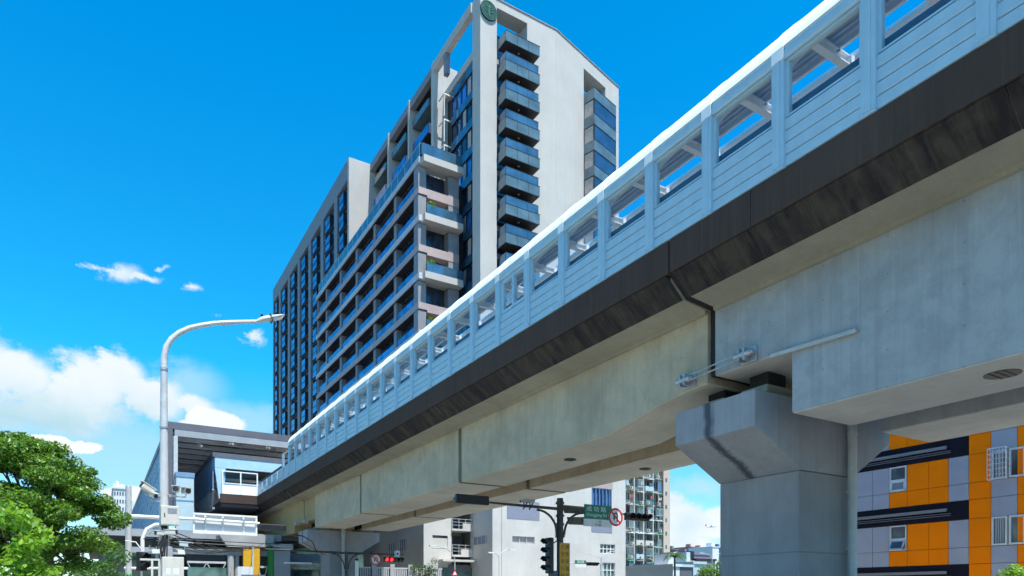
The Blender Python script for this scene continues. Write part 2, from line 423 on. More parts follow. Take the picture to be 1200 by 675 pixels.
for x0,x1 in ((14.3,16.67),(18.03,20.43)):
    girder([near],x0,x1,M['girder_blue'],'blue grey girder face above the near pier')
    girder([m1,m2,m3],x0,x1,M['girder'])
    girder([m4,f1,f2],x0,x1,M['girder_old'],'yellowish weathered girder face by the station')
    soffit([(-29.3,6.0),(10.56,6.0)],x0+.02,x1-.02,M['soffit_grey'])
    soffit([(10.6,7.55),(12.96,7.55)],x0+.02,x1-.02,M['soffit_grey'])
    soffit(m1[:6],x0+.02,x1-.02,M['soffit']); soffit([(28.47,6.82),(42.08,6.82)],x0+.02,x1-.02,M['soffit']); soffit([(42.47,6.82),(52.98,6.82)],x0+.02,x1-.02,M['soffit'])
    for ya,yb in ((28.1,28.45),(42.1,42.45),(74,74.3)):
        mb=MB().box(x0+.07,x1-.07,ya,yb,6.91,ZT)
        z=6.87
        for i in range(12):
            xx=x0+.12+i*(x1-x0-.24)/11.5
            mb.box(xx,xx+.1,ya-.06,yb+.06,6.80,6.85)
        part('splice_joint',mb,M['splice'],via)
for (a,b) in ((12.965,13.215),(56.105,56.345)):
    mb=MB().prism([(13.45,9.50),(14.36,9.41),(mx(14.36),9.41),(mx(13.45),9.50),(mx(12.85),10.0),(mx(12.85),10.2),(12.85,10.2),(12.85,10.0)],'y',a,b)
    part('joint_seal',mb,M['rubber'],via)
    for x0,x1 in ((14.3,16.67),(18.03,20.43)): part('joint_seal',MB().box(x0+.1,x1-.1,a,b,7.6,9.405),M['rubber'],via)
# ledge conduit on the near girder, hatches in the soffits
p0=at(905,418,X=14.28); p1=at(1005,388,X=14.28)
part('conduit',MB().bar((14.24,p0.y,p0.z),(14.24,p1.y,p1.z),.09,.09),M['pvc'],via)
for px,py,zz,x in ((1175,437,6.0,None),(668,538,6.83,None),(756,549,6.83,None)):
    t=(px-600)/800; d=(zz-CAM_H)*800/(697-py); q=at(px,py,d=d)
    rr=.32 if zz<6.5 else .24
    mb=MB(); mb.cyl((q.x,q.y,zz-.035),(q.x,q.y,zz+.03),rr,n=24)
    for a in (-1,0,1): mb.box(q.x-rr*.8,q.x+rr*.8,q.y+a*.13-.012,q.y+a*.13+.012,zz-.05,zz-.035)
    part('access_hatch',mb,M['dark_steel'],via)
# movement-joint rod with its two brackets, bridging the gap (near pier and far pier)
def restrainer(pa,pb):
    mb=MB()
    for dz in (-.07,.07): mb.cyl((14.08,pa.y+.1,pa.z+dz),(14.08,pb.y-.1,pb.z+dz),.022,n=8)
    o=part('restrainer_rod',mb,M['galv'],via)
    for q in (pa,pb):
        mb=MB(); mb.box(14.24,14.298,q.y-.24,q.y+.24,q.z-.2,q.z+.2)
        mb.box(14.0,14.24,q.y-.05,q.y+.0,q.z-.16,q.z+.16); mb.box(14.0,14.24,q.y+.12,q.y+.16,q.z-.16,q.z+.16)
        mb.cyl((14.08,q.y-.22,q.z),(14.08,q.y+.30,q.z),.085,n=10); mb.cyl((14.08,q.y-.28,q.z),(14.08,q.y-.2,q.z),.06,n=6)
        part('restrainer_bracket',mb,M['galv'],via,bevel=.006)
restrainer(at(876,416,X=14.2),at(806,446,X=14.2))
restrainer(at(359,611,X=14.2),at(349,613,X=14.2))
# track plinths and rails on the deck
mb=MB()
for x in (14.9,16.4,18.3,19.8): mb.box(x-.25,x+.25,-31,100,10.252,10.42)
part('track_plinth',mb,M['slab'],via)
mb=MB()
for x in (14.9,16.4,18.3,19.8): mb.box(x-.035,x+.035,-31,100,10.42,10.58)
part('rail',mb,M['dark_steel'],via)

# ------------------------------------------------------------------ piers
def pier(yc, label):
    t=thing('viaduct_pier',label,'bridge pier',(17.2,yc,0),'piers carrying the viaduct')
    mb=MB().box(16.0,18.35,yc-1.36,yc+1.36,0,4.935)
    part('column',mb,M['column'],t,bevel=.035)
    mb=MB().prism([(14.2,5.88),(16.0,4.94),(18.35,4.94),(20.2,6.08),(20.2,6.82),(14.2,6.82)],'y',yc-1.40,yc+1.40)
    part('cap_beam',mb,M['cap'],t,bevel=.03)
    for x in (15.5,19.2):
        for dy in (-.75,.72):
            mb=MB().box(x-.55,x+.55,yc+dy-.42,yc+dy+.42,6.82,7.12)
            b=part('bearing_plinth',mb,M['slab'],t)
            part('bearing_pad',MB().box(x-.35,x+.35,yc+dy-.3,yc+dy+.3,7.12,7.5),M['rubber'],b)
    # rain pipe with collars on the near face
    x=18.06 if yc<30 else 17.05
    mb=MB().cyl((x,yc-1.56,0),(x,yc-1.56,6.95),.125,n=16)
    if yc>30: mb.cyl((x,yc-1.56,6.3),(x,yc-1.56,7.1),.17,n=12)
    dp=part('drainpipe',mb,M['pvc'],t)
    for z in (1.2,2.9,4.5,6.1):
        mb=MB().cyl((x,yc-1.56,z-.04),(x,yc-1.56,z+.04),.145,n=16); mb.box(x-.03,x+.03,yc-1.44,yc-1.36,z-.03,z+.03)
        part('pipe_collar',mb,M['pvc'],dp)
    return t
pier(12.98,'massive blue grey T shaped pier at the right with a pipe down its front')
pier(56.25,'smaller looking T shaped pier under the far joint with thin signal arm before it')
pier(-31.0,'T shaped pier behind the near end of the viaduct')
pier(98.5,'T shaped pier beyond the station')

# ------------------------------------------------------------------ noise barrier (near side) and its far-side twin
Y0,DY=5.65,2.04
def yk(k): return Y0+DY*k
K0,KC,K1=-9,24,30
def barrier(side,label):
    f=(lambda x:x) if side==0 else mx
    s=1 if side==0 else -1
    t=thing('noise_barrier',label,'noise barrier',(f(12.73),0,10.83),'noise barriers along the deck')
    # one of each kind, then repeats
    y=yk(0)
    mb=MB().box(f(12.66),f(12.90),y-.15,y+.15,10.835,13.50); mb.box(f(12.645),f(12.66),y-.06,y+.06,10.9,13.45)
    for yy in (y-.11,y+.11): mb.cyl((f(12.635),yy,10.90),(f(12.66),yy,10.90),.022,n=8)
    post=part('post',mb,M['panel_blue'],t)
    mb=MB().box(f(12.66),f(12.80),y-.13,y+.13,10.835,12.95); post2=part('post',mb,M['panel_blue'],t)
    mb=MB()
    for i in range(4):
        z=10.845+i*.265
        mb.prism([(f(12.735),z+.022),(f(12.715),z+.04),(f(12.715),z+.252),(f(12.735),z+.265),(f(12.80),z+.265),(f(12.80),z+.022)],'y',y+.15,y+DY-.15)
    mb.box(f(12.76),f(12.82),y+.14,y+DY-.14,10.85,11.93)
    pan=part('louvre_panel',mb,M['panel_blue'],t)
    # window surround (jambs, sill, head) and pane
    mb=MB(); xa,xb=f(12.74),f(12.86)
    mb.box(xa,xb,y+.15,y+.22,11.94,13.18); mb.box(xa,xb,y+DY-.22,y+DY-.15,11.94,13.18)
    mb.box(xa,xb,y+.22,y+DY-.22,11.94,11.98); mb.box(xa,xb,y+.22,y+DY-.22,13.13,13.18)
    wf=part('window_frame',mb,M['panel_blue'],t)
    part('pane',MB().box(f(12.80),f(12.81),y+.22,y+DY-.22,11.98,13.13),M['clear'],wf)
    mb=MB(); ya,yb=y+.15,y+DY-.15; ym=(ya+yb)/2
    mb.box(xa,xb,ya,ya+.18,11.94,13.18); mb.box(xa,xb,yb-.18,yb,11.94,13.18); mb.box(xa-.02*s,xb,ym-.07,ym+.07,11.94,13.18)
    mb.box(xa,xb,ya+.18,yb-.18,11.94,12.06); mb.box(xa,xb,ya+.18,yb-.18,13.05,13.18)
    for z in (12.3,12.8): mb.box(xa-.05*s,xa,ym-.09,ym+.09,z-.03,z+.03)
    sw=part('casement_window',mb,M['panel_blue'],t,label='window of two narrow casements')
    for u,v in ((ya+.18,ym-.07),(ym+.07,yb-.18)): part('pane',MB().box(f(12.80),f(12.81),u,v,12.06,13.05),M['clear'],sw)
    ks=list(range(K0,K1))
    for k in ks:
        dv=(0,DY*k,0)
        if k!=0:
            shifted(pan,dv)
            if k<=KC: shifted(post,dv)
        if k==7: sw.location=dv
        elif k<KC and k!=0: shifted(wf,dv)
    # open framed bays beyond the roofed part
    mb=MB().box(f(12.70),f(12.76),y+.13,y+DY-.13,12.86,12.94)
    tr=part('top_rail',mb,M['white_steel'],t); part('pane',MB().box(f(12.725),f(12.735),y+.13,y+DY-.13,11.94,12.86),M['clear'],tr)
    tr.location=(0,DY*KC,0)
    for k in range(KC+1,K1): shifted(tr,(0,DY*k,0))
    post2.location=(0,DY*(KC+1),0)
    for k in range(KC+2,K1+1): shifted(post2,(0,DY*k,0))
    part('inner_parapet',MB().box(f(12.98),f(13.12),yk(K0),yk(K1),10.255,12.32),M['inner_dark'],t)
    return t
barrier(0,'pale blue noise barrier with louvre panels and a row of windows, above the black edge')
barrier(1,'pale blue noise barrier on the far side of the deck')

def canopy(side,label):
    f=(lambda x:x) if side==0 else mx
    t=thing('barrier_canopy',label,'canopy',(f(12.73),0,13.18),'canopies over the deck')
    a,b=yk(K0)-.2,yk(KC)+.25
    # header with grooves, then rounded cornice; in lengths of one bay with a cover joint over each post
    head=[(12.69,13.19),(12.66,13.23),(12.66,13.34),(12.685,13.36),(12.685,13.43),(12.655,13.452),(12.82,13.452),(12.80,13.19)]
    part('header_beam',MB().prism([(f(x),z) for x,z in head],'y',a,b),M['panel_blue'],t)
    prof=[(12.655,13.46),(12.715,13.62),(12.795,13.78),(12.895,13.93),(13.03,14.075),(13.19,14.22),(13.55,14.44),(13.55,14.38),(13.22,14.20),(13.0,14.02),(12.88,13.86),(12.80,13.56)]
    prof=[(f(x),z) for x,z in prof]
    mb=MB().prism(prof,'y',a,b)
    part('cornice',mb,M['roof_white'],t)
    for k in range(K0,KC+1):
        y=yk(k)
        sc=[(f(12.69+.0),13.20)]
        pr=[(12.642,13.20),(12.642,13.46),(12.703,13.625),(12.784,13.786),(12.885,13.937),(13.02,14.083),(13.182,14.228),(13.55,14.452),(13.55,14.44),(13.0,14.0),(12.75,13.20)]
        part('joint_cover',MB().prism([(f(x),z) for x,z in pr],'y',y-.15,y+.15),M['roof_white'],t)
    # corrugated sheet, ribs running with the track
    xs=[]; x=12.85; z0=13.75
    def zr(x): 
        u=(x-12.85)/1.9; return 13.80+.62*math.sin(min(1,u*1.25)*math.pi/2)
    pts=[]; i=0
    while x<14.75:
        up=.0 if (i%4 in (0,3)) else .045
        pts.append((x,zr(x)+up)); x+=(.025 if i%2==0 else .05); i+=1
    top=[(f(x),z) for x,z in pts]; bot=[(f(x),z-.012) for x,z in pts][::-1]
    mb=MB(); n=len(top)
    for (xa,za),(xb,zb) in zip(top[:-1],top[1:]):
        mb.add([(xa,a,za),(xb,a,zb),(xb,b,zb),(xa,b,za)],[(0,1,2,3)])
    part('corrugated_sheet',mb,M['corrugated'],t,recalc=False)
    part('roof_edge_beam',MB().box(f(14.72),f(14.80),a,b,14.30,14.46),M['white_steel'],t)
    for xx,zz in ((15.35,14.34),):
        part('long_rail',MB().box(f(xx-.06),f(xx+.06),a,b,zz,zz+.12),M['white_steel'],t)
    if side==0:
        for k in range(K0,KC+1):
            y=yk(k)
            mb=MB()
            # H-beam crossing the deck with a haunch bracket at the eave
            mb.box(13.6,mx(13.6),y-.09,y+.09,14.10,14.13); mb.box(13.6,mx(13.6),y-.015,y+.015,14.13,14.30); mb.box(13.6,mx(13.6),y-.09,y+.09,14.30,14.33)
            for g in (lambda q:q, mx):
                mb.prism([(g(12.86),13.1),(g(12.98),13.1),(g(13.9),14.12),(g(13.5),14.12),(g(12.9),13.7)],'y',y-.05,y+.05)
            part('cross_beam',mb,M['white_steel'],t)
            part('connector',MB().box(15.15,15.5,y-.13,y+.13,14.14,14.32),M['white_steel'],t)
    return t
canopy(0,'long white canopy with rounded cornice above the barrier windows')
canopy(1,'long white canopy on the far side of the deck')
# ------------------------------------------------------------------ residential tower
ZR=65.8
tw=thing('apartment_tower','tall pale apartment tower with blue glass, dark recesses and a striped lower wing','building',(45,85,0))
# main bodies
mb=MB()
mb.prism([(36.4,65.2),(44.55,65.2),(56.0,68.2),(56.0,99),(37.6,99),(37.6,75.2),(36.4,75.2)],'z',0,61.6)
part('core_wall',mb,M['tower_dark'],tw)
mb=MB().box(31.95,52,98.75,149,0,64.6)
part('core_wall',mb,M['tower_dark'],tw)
# --- corner tower, plaster front
mb=MB().box(34.7,36.75,63.8,65.6,0,ZR)
part('corner_pier',mb,M['tower_plaster'],tw,bevel=.04)
part('front_wall',MB().box(40.6,44.55,63.8,66.2,0,ZR),M['tower_plaster'],tw)
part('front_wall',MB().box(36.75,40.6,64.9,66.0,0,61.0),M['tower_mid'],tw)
part('front_beam',MB().box(36.75,40.6,63.8,65.5,64.9,ZR),M['tower_plaster'],tw)
KU=Vector((.966,.259,0)); KN=Vector((.259,-.966,0)); KO=Vector((44.55,63.8,0))
def kbox(mb,s0,s1,m0,m1,z0,z1):
    c=KO+KU*((s0+s1)/2)+KN*((m0+m1)/2)+Vector((0,0,(z0+z1)/2))
    return mb.obox(c,KU,KN,(0,0,1),(s1-s0)/2,abs(m1-m0)/2,(z1-z0)/2)
part('angled_wall',kbox(MB(),-.05,5.03,-2.4,0,0,ZR),M['tower_plaster'],tw)
part('angled_wall',kbox(MB(),9.4,12.2,-2.4,0,0,ZR),M['tower_plaster'],tw)
part('angled_beam',kbox(MB(),5.03,9.4,-2.2,-.003,64.3,ZR),M['tower_plaster'],tw)
part('angled_wall',kbox(MB(),5.03,9.4,-2.2,-.9,0,61.2),M['tower_mid'],tw)
# thin dark coping along the roof edge
mb=MB().box(34.62,44.6,63.72,64.0,ZR,ZR+.12); kbox(mb,0,12.28,-.2,.08,ZR,ZR+.12)
part('coping',mb,M['tower_mid'],tw)
# --- stack of cantilevered balconies on the front
def balcony(z,first=False):
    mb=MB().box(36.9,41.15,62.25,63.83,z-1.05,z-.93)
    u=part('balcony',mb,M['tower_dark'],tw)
    mb=MB(); x0,x1=36.85,41.2
    for i in range(3):
        a=x0+(x1-x0)*i/3; b=x0+(x1-x0)*(i+1)/3
        mb.box(a+.02,b-.02,62.15,62.22,z-1.05,z)
    for i in range(1): mb.box(x0,x0+.07,62.24,63.79,z-1.05,z)
    mb.box(x1-.07,x1,62.24,63.79,z-1.05,z)
    part('fascia_panel',mb,M['glass_teal'],u)
    mb=MB().box(x0-.02,x1+.02,62.13,62.23,z,z+.05); part('coping_bar',mb,M['frame_dark'],u)
    if not first:
        mb=MB().box(x0+.1,x1-.1,62.3,62.34,z+.06,z+1.0); mb.box(x0+.1,x0+.14,62.34,63.75,z+.06,z+1.0); mb.box(x1-.14,x1-.1,62.34,63.75,z+.06,z+1.0)
        part('glass_railing',mb,M['glass_rail'],u)
        mb=MB().box(x0+.08,x1-.08,62.28,62.36,z+1.0,z+1.04)
        for i in range(4):
            xx=x0+.12+(x1-x0-.24)*i/3; mb.box(xx-.02,xx+.02,62.29,62.35,z+.05,z+1.0)
        part('handrail',mb,M['frame_dark'],u)
    mb=MB().cyl((39.0,63.0,z-1.09),(39.0,63.0,z-1.05),.11,n=10); part('downlight',mb,M['off_white'],u)
    part('balcony_door',MB().box(37.3,40.3,64.84,64.9,z-.9,z+1.5),M['glass_navy'],u)
balcony(61.4,True)
for i in range(13): balcony(58.3-3.05*i)
# --- right-hand glazed bay on the angled wall
for i in range(15):
    z=61.2-3.02*i
    mb=kbox(MB(),5.03,9.4,0.003,1.6,z-1.25,z)
    b=part('bay_spandrel',mb,M['glass_teal'],tw)
    mb=kbox(MB(),5.10,9.33,0.003,1.53,z-3.02,z-1.25); part('bay_glazing',mb,M['bay_glass'],b)
    mb=MB()
    kbox(mb,5.01,5.06,.05,1.6,z-1.29,z-1.22); 
    for s in (5.08,9.35): kbox(mb,s-.05,s+.05,1.47,1.57,z-3.02,z-1.25)
    for mm in (.5,1.0): kbox(mb,5.07,5.12,mm-.03,mm+.03,z-3.02,z-1.25)
    kbox(mb,5.03,9.4,1.5,1.62,z-.05,z+.02)
    part('bay_frame',mb,M['frame_dark'],b)
    part('blind',kbox(MB(),5.065,5.085,.1,1.4,z-3.0,z-1.3),M['curtain'],b)
# --- left face of the corner tower: curtain wall floor by floor
for i in range(17):
    z=61.4-3.05*i
    mb=MB().box(35.9,36.3,65.62,73.3,z-1.0,z)
    b=part('curtain_spandrel',mb,M['glass_rail'],tw)
    part('curtain_glazing',MB().box(36.05,36.3,65.62,73.3,z-3.05,z-1.0),M['glass_blue'] if i%5 in (0,3) else M['glass_navy'],b)
    mb=MB()
    for k in range(7):
        y=65.7+k*1.25; mb.box(35.96,36.05,y,y+.08,z-3.05,z-1.0)
    mb.box(35.87,35.95,65.62,73.3,z-1.06,z-1.0)
    part('mullion',mb,M['frame_dark'],b)
    mb=MB()
    for y0 in ((67.2,69.5) if i%2 else (68.3,)): mb.box(36.02,36.05,y0,y0+.9,z-2.9,z-1.1)
    part('blind',mb,M['curtain'],b)
    mb=MB().box(35.0,36.3,73.35,73.45,z-.45,z-.3); mb.box(35.0,35.12,73.45,74.9,z-.42,z-.3); mb.box(35.0,35.09,73.36,73.45,z-3,z-.45)
    part('side_bracket',mb,M['white_steel'],b)
part('parapet_wall',MB().box(35.8,36.4,65.6,75.2,61.5,62.4),M['tower_plaster'],tw)
part('roof_beam',MB().box(34.5,35.15,65.6,75.2,64.75,ZR),M['tower_plaster'],tw)
part('roof_post',MB().box(34.6,35.1,71.9,72.6,62.4,64.75),M['tower_grey'],tw)
part('roof_post',MB().box(41.5,43,67.5,69,61.6,64.75),M['tower_plaster'],tw)
# --- middle section: plaster fins with balcony bays between
part('fin_wall',MB().box(34.5,37.7,75.2,75.9,0,ZR+.1),M['tower_plaster'],tw)
for y in (82.8,90.15):
    part('fin_wall',MB().box(34.5,37.7,y,y+.45,0,ZR+.1),M['tower_plaster'],tw)
part('roof_band',MB().box(34.62,35.3,75.9,98.0,64.7,ZR-.05),M['tower_mid'],tw)
part('roof_slab',MB().box(35.3,37.65,75.9,98.0,64.9,65.3),M['tower_dark'],tw)
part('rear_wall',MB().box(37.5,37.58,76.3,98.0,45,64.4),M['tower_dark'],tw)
for j,(ya,yb) in enumerate(((75.9,82.8),(83.25,90.15),(90.6,97.5))):
    for i in range(6):
        z=62.0-3.05*i
        mb=MB().box(35.0,37.5,ya+1.9,yb-.15,z-3.05,z-2.85)
        b=part('balcony',mb,M['tower_dark'],tw)
        part('rear_glazing',MB().box(36.9,37.0,ya+1.72,yb-.02,z-2.84,z-.02),M['bay_glass'],b)
        mb=MB().box(34.95,35.03,ya+1.9,yb-.15,z-2.95,z-1.85); part('glass_railing',mb,M['glass_blue'],b)
        part('side_panel',MB().box(35.03,36.0,ya+1.86,ya+1.9,z-3.05,z-1.8),M['tower_plaster'],b)
        part('window_strip',MB().box(36.0,36.2,ya+.05,ya+1.7,z-2.9,z-.1),M['bay_glass'] if i%2 else M['glass_blue'],b)
        part('balcony_door',MB().box(37.5,37.57,ya+2.1,yb-.5,z-2.8,z-.6),M['glass_navy'],b)
    part('roof_canopy',MB().box(34.95,37.6,ya+1.8,yb-.1,62.3,63.2),M['glass_teal'],tw)
# --- far wing
part('end_wall',MB().box(31.4,37.7,98.0,98.7,0,ZR),M['tower_plaster'],tw)
part('top_band',MB().box(31.4,32.3,98.7,149,62.9,ZR),M['tower_grey'],tw)
yy=98.7
cols=[]
for k in range(7):
    a=97.75+7.62*k+(0 if k else .95); b=97.75+7.62*k+6.1
    cols.append((a,min(b,148.2)))
mb=MB()
for k in range(7):
    b=cols[k][1]; nxt=cols[k+1][0] if k<6 else 149
    part('facade_fin',MB().box(31.4,32.3,b,nxt,0,62.9),M['tower_grey'],tw)
for k,(a,b) in enumerate(cols):
    for i in range(5 if k<2 else 13):
        z=62.9-3.05*i
        w=b-a
        u=part('window',MB().box(31.75,31.97,a+.04,b-.04,z-3.05,z-2.8),M['tower_dark'],tw)
        part('glass_bay',MB().box(31.5,31.92,a+w*.42,b-w*.12,z-2.75,z-.75),M['glass_blue'],u)
        part('pane',MB().box(31.85,31.93,a+.15,a+w*.36,z-2.7,z-.9),M['glass_navy'] if (i+k)%3 else M['glass_blue'],u)
        mb=MB().box(31.44,31.5,a+w*.42,b-w*.12,z-1.82,z-1.76); mb.box(31.44,31.95,a+w*.42-.06,a+w*.42,z-2.8,z-.7); mb.box(31.44,31.95,b-w*.12,b-w*.12+.06,z-2.8,z-.7)
        part('window_frame',mb,M['frame_dark'],u)
part('roof_house',MB().box(33,37,100,101.5,ZR,ZR+1.0),M['tower_mid'],tw)
# --- striped lower wing
ZP=49.5
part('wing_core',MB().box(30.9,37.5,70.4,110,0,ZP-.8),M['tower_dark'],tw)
fl=3.16
n=0
for i in range(12):
    z=ZP-fl*i
    white=(i%2==0)
    m=M['band_grey'] if white else M['tower_pink']
    part('soffit_shade',MB().box(30.0,30.82,70.4,110,z-(.67 if white else .73)-.02,z-(.67 if white else .73)),M['tower_dark'],tw)  # dark plates added to paint shade on the undersides of the bands
    if white:
        mb=MB().box(29.9,31.0,69.0,110.3,z-.66,z); 
        part('floor_band',mb,m,tw)
        mb=MB().box(30.35 if i else 30.2,35.0,68.3,69.7,z-.75,z-.02)
        mb.box(31.0,35.0,69.7,70.4,z-.7,z-.05)
        part('balcony_slab',mb,M['tower_plaster'],tw)
    else:
        part('floor_band',MB().box(29.95,31.0,69.2,110.3,z-.72,z),m,tw)
        part('front_band',MB().box(31.0,34.9,69.21,70.4,z-.95,z),m,tw)
    # front face bits
    if i<11:
        mb=MB().box(33.6,34.9,69.25,70.4,z-fl,z-.85 if white else z-.95)
        part('front_pier',mb,M['tower_mid'],tw)
        mb=MB().box(29.95,30.9,69.3,70.5,z-fl,z-.85); part('corner_post',mb,M['tower_mid'],tw)
        d=part('front_door',MB().box(31.4,33.0,70.3,70.37,z-fl+.02,z-1.0),M['glass_navy'],tw)
        part('door_frame',MB().box(32.15,32.23,70.24,70.3,z-fl+.02,z-1.0),M['frame_dark'],d)
        if white:
            pass
        else:
            part('glass_railing',MB().box(30.6,34.95,68.42,68.47,z-fl+.02,z-fl+1.05),M['glass_rail'],tw)
ys=[70.5,77.0,84.1,91.2,98.4,105.6,110.3]
for j in range(6):
    a,b=ys[j],ys[j+1]
    part('facade_pier',MB().box(30.15,31.0,b-.8 if j<5 else b-.6,b,0,ZP-.7),M['tower_grey'],tw)
    for i in range(10):
        z=ZP-fl*i-.72
        mb=MB().box(30.84,30.93,a+.05,b-.85,z-2.43,z-.03)
        u=part('window_bay',mb,M['glass_navy'],tw)
        part('glass_railing',MB().box(30.25,30.29,a+.05,b-.85,z-2.43,z-1.35),M['glass_blue'],u)
        mb=MB()
        for q in (.3,.6): mb.box(30.78,30.84,a+(b-a)*q,a+(b-a)*q+.08,z-2.43,z-.05)
        part('mullion',mb,M['frame_dark'],u)
# roof-terrace railing
mb=MB().box(30.0,30.04,68.9,109,ZP+.02,ZP+1.35)
g=part('terrace_railing',mb,M['glass_rail'],tw)
mb=MB().box(30.04,35,68.6,68.64,ZP+.02,ZP+1.35); part('pane',mb,M['glass_rail'],g)
mb=MB()
for k in range(20): mb.box(29.98,30.06,69+k*2.1,69.06+k*2.1,ZP,ZP+1.4)
mb.box(29.98,30.06,68.9,109,ZP+1.35,ZP+1.4); part('railing_post',mb,M['alu'],g)
# --- round emblem on the corner pier
c=at(572.5,13,Y=63.75)
mb=MB().cyl((c.x,63.79,c.z),(c.x,63.62,c.z),1.02,n=40)
em=part('emblem',mb,M['green_dark'],tw,label='round green emblem with a pale tree like figure')
mb=MB()
for i in range(40):
    t0=2*math.pi*i/40; t1=2*math.pi*(i+1)/40
    for r0,r1 in ((.90,.97),(.72,.76)):
        P=lambda r,t:(c.x+r*math.cos(t),63.60,c.z+r*math.sin(t))
        if r0<.8 and (i%5==0): continue
        mb.add([P(r0,t0),P(r1,t0),P(r1,t1),P(r0,t1)],[(0,1,2,3)])
mb.box(c.x-.08,c.x+.08,63.58,63.61,c.z-.65,c.z+.55)
for a in (-1,1):
    for zz,L in ((.35,.30),(.1,.45),(-.15,.5)):
        mb.bar((c.x,63.595,c.z+zz-.15),(c.x+a*L,63.595,c.z+zz+.15),.02,.11,up=(0,0,1))
part('emblem_figure',mb,M['green_light'],em,recalc=False)

# plants on the striped wing's balconies
def leaf_cloud(mb,c,r,n,size,flat=1.0,shell=.0):
    c=Vector(c)
    for _ in range(n):
        while True:
            v=Vector((random.uniform(-1,1),random.uniform(-1,1),random.uniform(-1,1)))
            if shell<v.length<=1: break
        p=c+Vector((v.x*r[0],v.y*r[1],v.z*r[2]))
        nrm=Vector((random.gauss(0,1)+v.x*.8,random.gauss(0,1)+v.y*.8,random.gauss(0,1)+1.2+v.z)).normalized()
        u=nrm.cross(Vector((random.random()-.5,random.random()-.5,random.random()-.5))).normalized(); w=nrm.cross(u)
        s=size*random.uniform(.6,1.3); L=s*1.25; W=s*.55
        mb.add([p-u*L,p-u*L*.2+w*W,p+u*L,p-u*L*.2-w*W],[(0,1,2,3)])
    return mb
for i,(where) in enumerate(('topmost of the four balcony shrubs on the striped wing','second highest balcony shrub on the striped wing','third highest balcony shrub on the striped wing','lowest balcony shrub, just above the white canopy')):
    z=ZP-fl*2*(i+1)
    x=31.25; y=68.75
    t=thing('potted_shrub','green '+where,'potted plant',(x,y,z),'shrubs on the striped wing balconies')
    mb=MB().cyl((x,y,z),(x,y,z+.35),.2,.27,n=10); part('pot',mb,M['lightgrey'],t)
    part('foliage',leaf_cloud(MB(),(x,y,z+.95),(.6,.4,.62),420,.09),M['leaf'],t,recalc=False)
# ------------------------------------------------------------------ orange building
XO=38.3
ob=thing('orange_office_block','office block clad in orange and lavender panels with navy bands, right of the pier','building',(45,17,0))
part('body',MB().box(XO+.12,58,6,26.5,0,14.5),M['far_grey'],ob)
zrows=[]   # (z0,z1,kind)
for k in range(-1,4):
    b=3.3*k
    zrows+= [(3.18+b,4.04+b,'low'),(4.04+b,5.49+b,'win'),(5.49+b,6.48+b,'band')]
ycols=[26.5,25.2,24.05,22.98,22.0,21.0,19.85,18.85,17.87,16.85,15.7,14.2,13.0,12.0,11.0,9.9,8.9,7.9,6.8,6.0]
colr=  ['o',  'g',  'g',  'w', 'o', 'o', 'g',  'C',  'O',  'G',  'g','g','w','o','o','g','C','O','G']
# the column next to the pier carries windows too
colr[1]='w'; colr[0]='g'; colr=['g','w','g','g','w','o','o','g','O','G','O','w','g','g','w','o','o','g','O']
g=.012
def panel(name,a,b,z0,z1,m,x=XO):
    z0=max(z0,0)
    if z1<=z0: return
    mb=MB().box(x,x+.1,min(a,b)+g,max(a,b)-g,z0+g,z1-g); return part(name,mb,m,ob)
class Cells:
    def __init__(s,nm,m): s.nm=nm; s.m=m
    def box(s,*a): part(s.nm,MB().box(*a),s.m,ob)
cells={'lavender_panel':Cells('lavender_panel',M['lav']),'orange_panel':Cells('orange_panel',M['orange'])}
for i,cc in enumerate(colr):
    a,b=ycols[i],ycols[i+1]
    y0,y1=min(a,b),max(a,b)
    for (z0,z1,kind) in zrows:
        if z1<.1 or z0>14: continue
        z0=max(z0,.05); z1=min(z1,14.5)
        if cc in 'OG':
            pname='orange_panel' if cc=='O' else 'lavender_panel'
            if kind=='band': # column joints sit a little off
                cells[pname].box(XO,XO+.1,y0+g,y1-g,z0+g,z1-g); continue
            if cc=='G' and kind=='win': continue
            cells[pname].box(XO,XO+.1,y0+g,y1-g,z0+g,z1-g); continue
        if kind=='band': continue
        if cc=='w' and kind=='win': continue
        pname='orange_panel' if (cc=='o' or (cc=='w' and kind=='low')) else 'lavender_panel'
        cells[pname].box(XO,XO+.1,y0+g,y1-g,z0+g,z1-g)
for (z0,z1,kind) in zrows:
    if kind!='band' or z0>14 or z1<.5: continue
    for (ya,yb) in ((17.9,26.5),(6.0,14.15)):
        b=part('navy_band',MB().box(XO-.02,XO+.1,ya,yb,max(0,z0),z1),M['navy'],ob)
        mb=MB().box(XO-.14,XO-.02,ya+1.0 if ya>10 else ya+.5,yb-.3,z0+.50,z0+.66)
        part('grey_rail',mb,M['rail_grey'],b)
        mb=MB().box(XO-.10,XO-.02,ya+.8,yb-.3,z0+.36,z0+.40); mb.box(XO-.10,XO-.02,ya+.8,yb-.3,z0+.26,z0+.30)
        part('thin_rail',mb,M['st_dark'],b)
